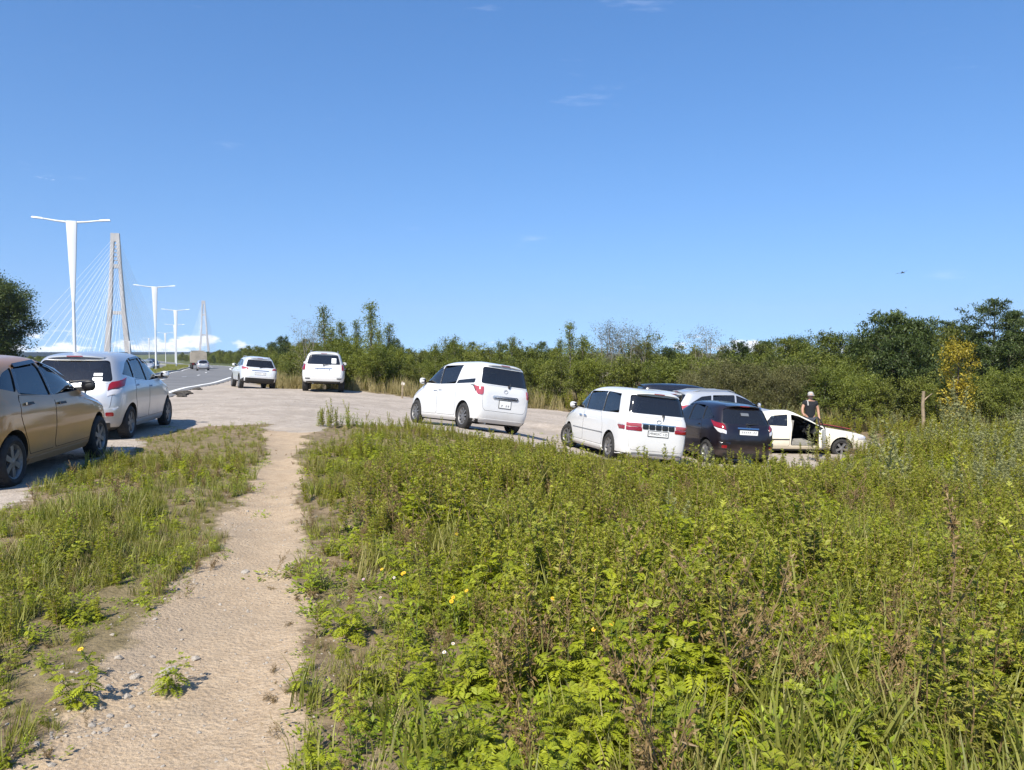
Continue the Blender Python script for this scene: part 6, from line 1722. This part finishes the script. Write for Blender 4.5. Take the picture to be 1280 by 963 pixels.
def woody(H, Rr, crown0, nl, elev, leaves, leaf, stems=1, droop=0., flat=1.0, prof='egg', aspect=.5, clump=.13, seed=1):
    """trunk or stems with limbs, and leaves in clumps along the outer limbs"""
    global rng
    keep = rng; rng = np.random.default_rng(seed)
    tk = MB(); C_ = []; CT = []
    for s in range(stems):
        a0 = rnd(0, 6.28); lean = 0 if stems == 1 else rnd(.15, .5)
        top = np.array([math.cos(a0) * lean * Rr, math.sin(a0) * lean * Rr, H * (rnd(.85, 1.0) if stems > 1 else .97)])
        n = 8; t = np.linspace(0, 1, n)
        P = np.outer(t, top); P[:, :2] += np.cumsum(rng.normal(0, .025 * H / n * 2, (n, 2)), 0) * (t[:, None] > 0)
        r0 = (.020 * H if stems == 1 else .011 * H)
        tk.tube(P.tolist(), (r0 * (1 - .88 * t)).tolist(), 6, False)
        m = max(4, nl // stems)
        for k in range(m):
            u = crown0 + (1 - crown0) * ((k + rnd(.0, .9)) / m); u = min(u, .985)
            p = interp3(P, u); az = k * 2.39996 + a0 + rnd(-.35, .35)
            v = (u - crown0) / (1 - crown0)
            pr = {'egg': math.sin(math.pi * (v * .80 + .16)) ** .8, 'cone': (1.05 - v) ** .85, 'col': .55 + .45 * math.sin(math.pi * v), 'dome': math.sqrt(max(0, 1 - (max(v - .25, 0) / .78) ** 2))}[prof]
            ln = Rr * pr * rnd(.62, 1.12) + .06
            e = elev * rnd(.6, 1.3) + .25 * v
            d = np.array([math.cos(az) * math.cos(e), math.sin(az) * math.cos(e), math.sin(e)])
            q = np.linspace(0, 1, 5)
            B = p + np.outer(q, d) * ln + np.array([0, 0, 1.0]) * ((.18 - droop) * ln * q ** 2)[:, None] + np.cumsum(rng.normal(0, .03 * ln, (5, 3)), 0) * (q[:, None] > 0)
            br = max(.005, r0 * .42 * (1 - u * .75))
            tk.tube(B.tolist(), (br * (1 - .85 * q)).tolist(), 4, False)
            ns = 3 + int(ln * 2.2)
            tn = rnd(.0, 1.0)
            for j in range(ns):
                w = rnd(.3, 1.0); b0 = interp3(B, w); d2 = unit(d * .6 + rand_dirs(1)[0] * np.array([1, 1, .7 * flat])); l2 = ln * rnd(.18, .42)
                e2 = b0 + d2 * l2
                tk.tube([b0.tolist(), e2.tolist()], [br * .35, .002], 3, False)
                for w2 in (.45, 1.0):
                    C_.append(b0 + d2 * l2 * w2); CT.append(np.clip(tn * .5 + rnd(0, .5), 0, 1))
            C_.append(B[-1]); CT.append(tn)
    C_ = np.array(C_); CT = np.array(CT)
    per = max(2, int(leaves / len(C_)))
    P = np.repeat(C_, per, 0) + rng.normal(0, 1, (len(C_) * per, 3)) * np.array([1, 1, .8 * flat]) * clump * Rr * rnd(.5, 1.2, (len(C_) * per, 1))
    P[:, 2] = np.maximum(P[:, 2], .03)
    n = len(P); T = np.clip(np.repeat(CT, per) + rng.normal(0, .18, n), 0, 1)
    ctr = np.array([0, 0, H * .45]); out = unit(P - ctr)
    D = unit(rand_dirs(n) + out * .5 + np.array([0, 0, -droop - .1]))
    N = unit(rand_dirs(n) * .8 + np.array([0, 0, .9]) + out * .4)
    lv = Leaves(); ll = leaf * rnd(.65, 1.3, n); lv.add(P, D, N, ll, ll * aspect, T, .12)
    rng = keep
    return tk.mesh('trunk', True), lv.mesh('crown')

KIND = {}
def kind(key, mat, bark, n, **kw):
    L = []
    for i in range(n):
        k = dict(kw); tm, cm = woody(seed=hash_(key) + i * 13, **k)
        tm.materials.append(bark); cm.materials.append(mat); L.append((tm, cm))
    KIND[key] = (L, kw['H'])
def hash_(s): return sum(ord(c) * (i + 3) for i, c in enumerate(s)) % 9973
kind('sapling', T_LIGHT, BARK_P, 4, H=4.6, Rr=.95, crown0=.08, nl=34, elev=.95, leaves=3800, leaf=.105, prof='cone', aspect=.36, clump=.15)
kind('bush', T_MID, BARK, 5, H=3.0, Rr=1.55, crown0=.05, nl=36, elev=.75, leaves=7600, leaf=.12, stems=5, prof='dome', aspect=.45, clump=.085)
kind('lightbush', T_LIGHT, BARK, 3, H=2.8, Rr=1.4, crown0=.05, nl=34, elev=.9, leaves=7200, leaf=.11, stems=5, prof='dome', aspect=.38, clump=.09)
kind('greybush', T_GREY, BARK, 3, H=2.4, Rr=1.5, crown0=.04, nl=34, elev=.85, leaves=8000, leaf=.095, stems=6, prof='dome', aspect=.32, clump=.10)
kind('dense', T_DARK, BARK, 3, H=5.6, Rr=2.1, crown0=.10, nl=46, elev=.35, leaves=11000, leaf=.21, droop=.22, prof='egg', aspect=.34, clump=.085)
kind('tree', T_MID, BARK, 4, H=5.2, Rr=1.8, crown0=.14, nl=34, elev=.6, leaves=8500, leaf=.145, prof='egg', aspect=.45, clump=.085)
kind('darktree', T_DARK, BARK, 3, H=5.2, Rr=1.8, crown0=.12, nl=36, elev=.55, leaves=8500, leaf=.155, prof='egg', aspect=.45, clump=.085)
kind('layered', T_DARK, BARK, 3, H=7.0, Rr=2.2, crown0=.2, nl=34, elev=.12, leaves=12000, leaf=.15, flat=.35, prof='egg', aspect=.4, clump=.085)
kind('thin', T_DRY, BARK_P, 3, H=4.2, Rr=1.5, crown0=.10, nl=30, elev=1.0, leaves=3200, leaf=.075, stems=4, prof='dome', aspect=.4, clump=.10)
kind('autumn', T_YEL, BARK, 1, H=3.6, Rr=.9, crown0=.10, nl=26, elev=.7, leaves=3600, leaf=.11, prof='col', aspect=.5, clump=.15)
_ct = {}
def plant_tree(key, x, y, H, name, label, cat, group, wide=1.0):
    L, H0 = KIND[key]; i = _ct.get(key, 0); _ct[key] = i + 1
    tm, cm = L[i % len(L)]
    s = H / H0
    M = Matrix.Translation((x, y, gz1(x, y) - .04)) @ Matrix.Rotation(rnd(0, 6.28), 4, 'Z') @ Matrix.Diagonal((s * wide * rnd(.9, 1.1), s * wide * rnd(.9, 1.1), s, 1))
    root = empty(name, M, label, cat, group)
    link('trunk', tm, root); link('crown', cm, root)
    return root
def at(px, d): return (px - 640) / 962 * d
def by_top(key, px, ytop, d, name, label, cat, group, wide=1.0):
    x = at(px, d); H = CAM_Z - (ytop - 440) * d / 962 - gz1(x, d)
    return plant_tree(key, x, d, max(H, .8) * {'sapling': 1.0, 'layered': .96, 'dense': .96, 'autumn': 1.0, 'thin': .97}.get(key, .88), name, label, cat, group, wide)
LAB = {
    'sapling': ('sapling', 'slim pale green sapling with upright twigs in the clump beside the white four wheel drive', 'tree', 'saplings beside the four wheel drive'),
    'sapling2': ('sapling', 'slim pale green sapling poking above the hedge beyond the lot', 'tree', 'saplings in the hedge'),
    'bush': ('bush', 'mid green rounded bush in the hedge beyond the lot', 'bush', 'hedge bushes beyond the lot'),
    'lightbush': ('bush', 'light green feathery bush in the hedge beyond the lot', 'bush', 'hedge bushes beyond the lot'),
    'greybush': ('bush', 'greyish olive low bush spreading in front of the taller trees', 'bush', 'olive bushes in front of the trees'),
    'tree': ('broadleaf_tree', 'mid green broadleaf tree in the wood behind the wrecked saloon', 'tree', 'trees in the wood'),
    'darktree': ('broadleaf_tree', 'dark green broadleaf tree at the back of the wood', 'tree', 'trees in the wood'),
    'layered': ('layered_tree', 'tall dark tree with tiers of level branches rising over the wood', 'tree', 'tall tiered trees'),
    'dense': ('dense_tree', 'dense dark drooping leaved tree behind the bare wooden pole', 'tree', 'dense dark trees'),
    'thin': ('thin_bush', 'thin fading bush with bare twigs showing against the sky', 'bush', 'thin fading bushes'),
    'autumn': ('autumn_tree', 'small tree with yellow and orange autumn leaves at the wood edge', 'tree', None)}
def grow(key, rows, lab=None, wide=1.0):
    nm, lb, ct, gp = LAB[lab or key]
    for px, yt, d in rows:
        l2 = lb
        if lab is None or lab in ('bush', 'darktree', 'greybush', 'sapling2'):
            if nm in ('bush', 'broadleaf_tree', 'thin_bush') or lab == 'sapling2':
                l2 = lb.split(' in the ')[0].split(' at the ')[0].split(' spreading')[0].split(' poking')[0].split(' with bare')[0]
                l2 += {'bush': ' low in the hedge' if yt > 443 else ' high in the hedge', 'broadleaf_tree': ' in the wood', 'thin_bush': ' with bare twigs', 'sapling': ' poking out of the hedge'}[nm]
                for lim, wh in ((380, ' up the road past the silver crossover'), (510, ' beside the white four wheel drive'), (600, ' ahead of the white people carrier'), (700, ' behind the white people carrier'), (790, ' behind the boxy white minivan'), (880, ' behind the black van roof'), (960, ' behind the dark purple hatchback'), (1070, ' behind the wrecked saloon'), (1190, ' around the wooden pole'), (9999, ' past the yellow autumn tree')):
                    if px < lim: l2 += wh; break
        by_top(key, px, yt, d, nm, l2, ct, gp, wide)
grow('thin', [(388, 404, 41.5)]); grow('sapling', [(405, 384, 42), (428, 402, 41.5), (448, 402, 42.5), (465, 379, 41), (486, 405, 43), (474, 412, 40.5), (414, 410, 40.8)], wide=1.25)
grow('lightbush', [(440, 424, 39.5), (478, 432, 39.5), (415, 430, 40), (494, 436, 41), (458, 440, 38.8), (430, 446, 39), (380, 432, 44)])
grow('bush', [(505, 446, 42), (372, 440, 47), (360, 442, 54), (350, 443, 60), (338, 444, 68), (325, 444, 78), (312, 445, 84), (366, 452, 45)])
# hedge behind the people carrier
hed = [(520, 440, 45), (545, 434, 47), (567, 429, 48), (590, 436, 46), (612, 431, 48), (652, 432, 48), (672, 436, 47), (695, 431, 49), (738, 430, 48), (800, 428, 47), (822, 440, 45), (850, 436, 49)]
for i, r_ in enumerate(hed): grow(('bush', 'tree', 'bush')[i % 3], [r_], lab='bush')
fr = [(512, 456, 40), (535, 452, 40.5), (558, 450, 41), (580, 455, 40), (604, 450, 40.5), (628, 452, 40), (650, 455, 39.5), (674, 450, 40), (698, 452, 39), (722, 450, 39.5), (746, 448, 39), (770, 450, 38.5), (794, 452, 39), (818, 455, 38), (842, 452, 38.5), (866, 452, 38)]
for i, r_ in enumerate(fr): grow(('bush', 'lightbush', 'bush')[i % 3], [r_])
grow('sapling', [(545, 430, 44), (568, 424, 45), (640, 421, 44), (625, 428, 45), (713, 404, 44), (728, 420, 44.5), (700, 424, 45), (560, 440, 42), (810, 428, 44)], lab='sapling2', wide=1.2)
grow('thin', [(758, 408, 44), (778, 405, 44), (798, 414, 44.5), (884, 414, 44)], wide=1.15)
grow('darktree', [(836, 430, 47), (645, 430, 52), (580, 432, 52), (690, 434, 52)], lab='darktree', wide=.8)
# wood to the right
grow('tree', [(872, 432, 46), (905, 430, 46), (948, 424, 46), (980, 415, 46), (1005, 422, 45), (1030, 410, 46), (1075, 416, 44), (1165, 408, 42), (1190, 400, 43), (1212, 404, 42), (1150, 405, 41), (1320, 392, 40), (1290, 400, 38)])
grow('darktree', [(925, 420, 45), (958, 418, 48), (1050, 412, 46), (1000, 416, 50), (1100, 400, 45), (1078, 420, 40), (1226, 420, 37), (1262, 405, 37), (1370, 385, 40)])
grow('dense', [(1112, 388, 36.5), (1142, 398, 36), (1128, 420, 34.5)], wide=.95)
grow('layered', [(1240, 368, 40), (1272, 384, 39), (1300, 378, 41), (1182, 396, 46), (1345, 372, 42)])
grow('autumn', [(1199, 434, 30.6)], wide=1.0)
grow('greybush', [(880, 462, 36), (905, 458, 37), (930, 462, 36), (955, 460, 35.5), (980, 466, 34.5), (1005, 464, 34.5), (865, 466, 35)])
grow('lightbush', [(1028, 462, 34), (1052, 458, 34), (1070, 470, 32), (1215, 470, 33), (1240, 466, 32.5), (1268, 462, 32), (1180, 480, 31.5), (1295, 468, 31)], lab='greybush')
grow('bush', [(1080, 468, 33), (1100, 476, 32.5), (1152, 472, 33), (1230, 480, 31), (1262, 484, 30), (895, 448, 40), (925, 446, 40), (960, 444, 40), (995, 446, 39), (1030, 444, 39), (1060, 446, 37.5), (1330, 470, 30)])
# big dark tree over the road
kind('bigtree', T_DARK, BARK, 1, H=9.6, Rr=3.9, crown0=.10, nl=70, elev=.4, leaves=62000, leaf=.22, droop=.1, prof='egg', aspect=.45, clump=.10)
plant_tree('bigtree', -51.2, 75, 8.9, 'roadside_tree', 'big dark green tree beyond the road behind the bronze tan car', 'tree', None, 1.15)
plant_tree('bigtree', -57.5, 79, 9.0, 'roadside_tree', 'dark green tree beyond the road next to the first tree', 'tree', None, 1.1)
# woods far up the road: one mass
col = bpy.data.collections.new('templates_wood')
for i, (k_, j) in enumerate((('bush', 0), ('bush', 1), ('tree', 0), ('darktree', 0), ('tree', 1))):
    col.objects.link(bpy.data.objects.new('wood_%d' % i, KIND[k_][0][j][1]))
TEMPL['wood'] = (col, 5)
n = 420; kk = rng.integers(135, 420, n); oo = -rng.gamma(2.0, 9.0, n) - 3.0
p = RE[kk] + RL[kk] * oo[:, None]
n2 = 160; k2 = rng.integers(150, 420, n2); p2 = RE[k2] + RL[k2] * (2 * ROAD_W + MED_W + 6 + rng.gamma(2, 9, n2))[:, None]
p = np.concatenate([p, p2])
scatter('distant_woods', 'wood', np.column_stack([p, gz(p[:, 0], p[:, 1]) - .1]), np.concatenate([rnd(.5, .95, n), rnd(.3, .5, n2)]), 'distant green woods along the far bend of the road', .05)
# field scrub far behind the hedge, so the land goes on
n = 700; X = rnd(-60, 160, n); Y = rnd(62, 260, n); s = (road_off(X, Y) < -14)
scatter('distant_scrub', 'wood', pts(X[s], Y[s], -.1), rnd(.35, .6, s.sum()), 'low scrub covering the land behind the hedge', .05)

# ------------------------------------------------------------------ the air
hz = NT('haze_air')
pv = hz.node('ShaderNodeVolumePrincipled')
pv.inputs['Color'].default_value = (0.86, 0.92, 1.0, 1)
pv.inputs['Density'].default_value = 0.00014
pv.inputs['Anisotropy'].default_value = 0.2
hz.l.new(pv.outputs[0], hz.out.inputs['Volume'])
zlo = float(GZ.min()) - 14.0
hb = MB().box((0, 1720, (zlo + 205) / 2), (6860, 3620, 205 - zlo)).build('haze', hz.m)
tag(hb, 'thin bluish summer haze over the whole place', kind='stuff')
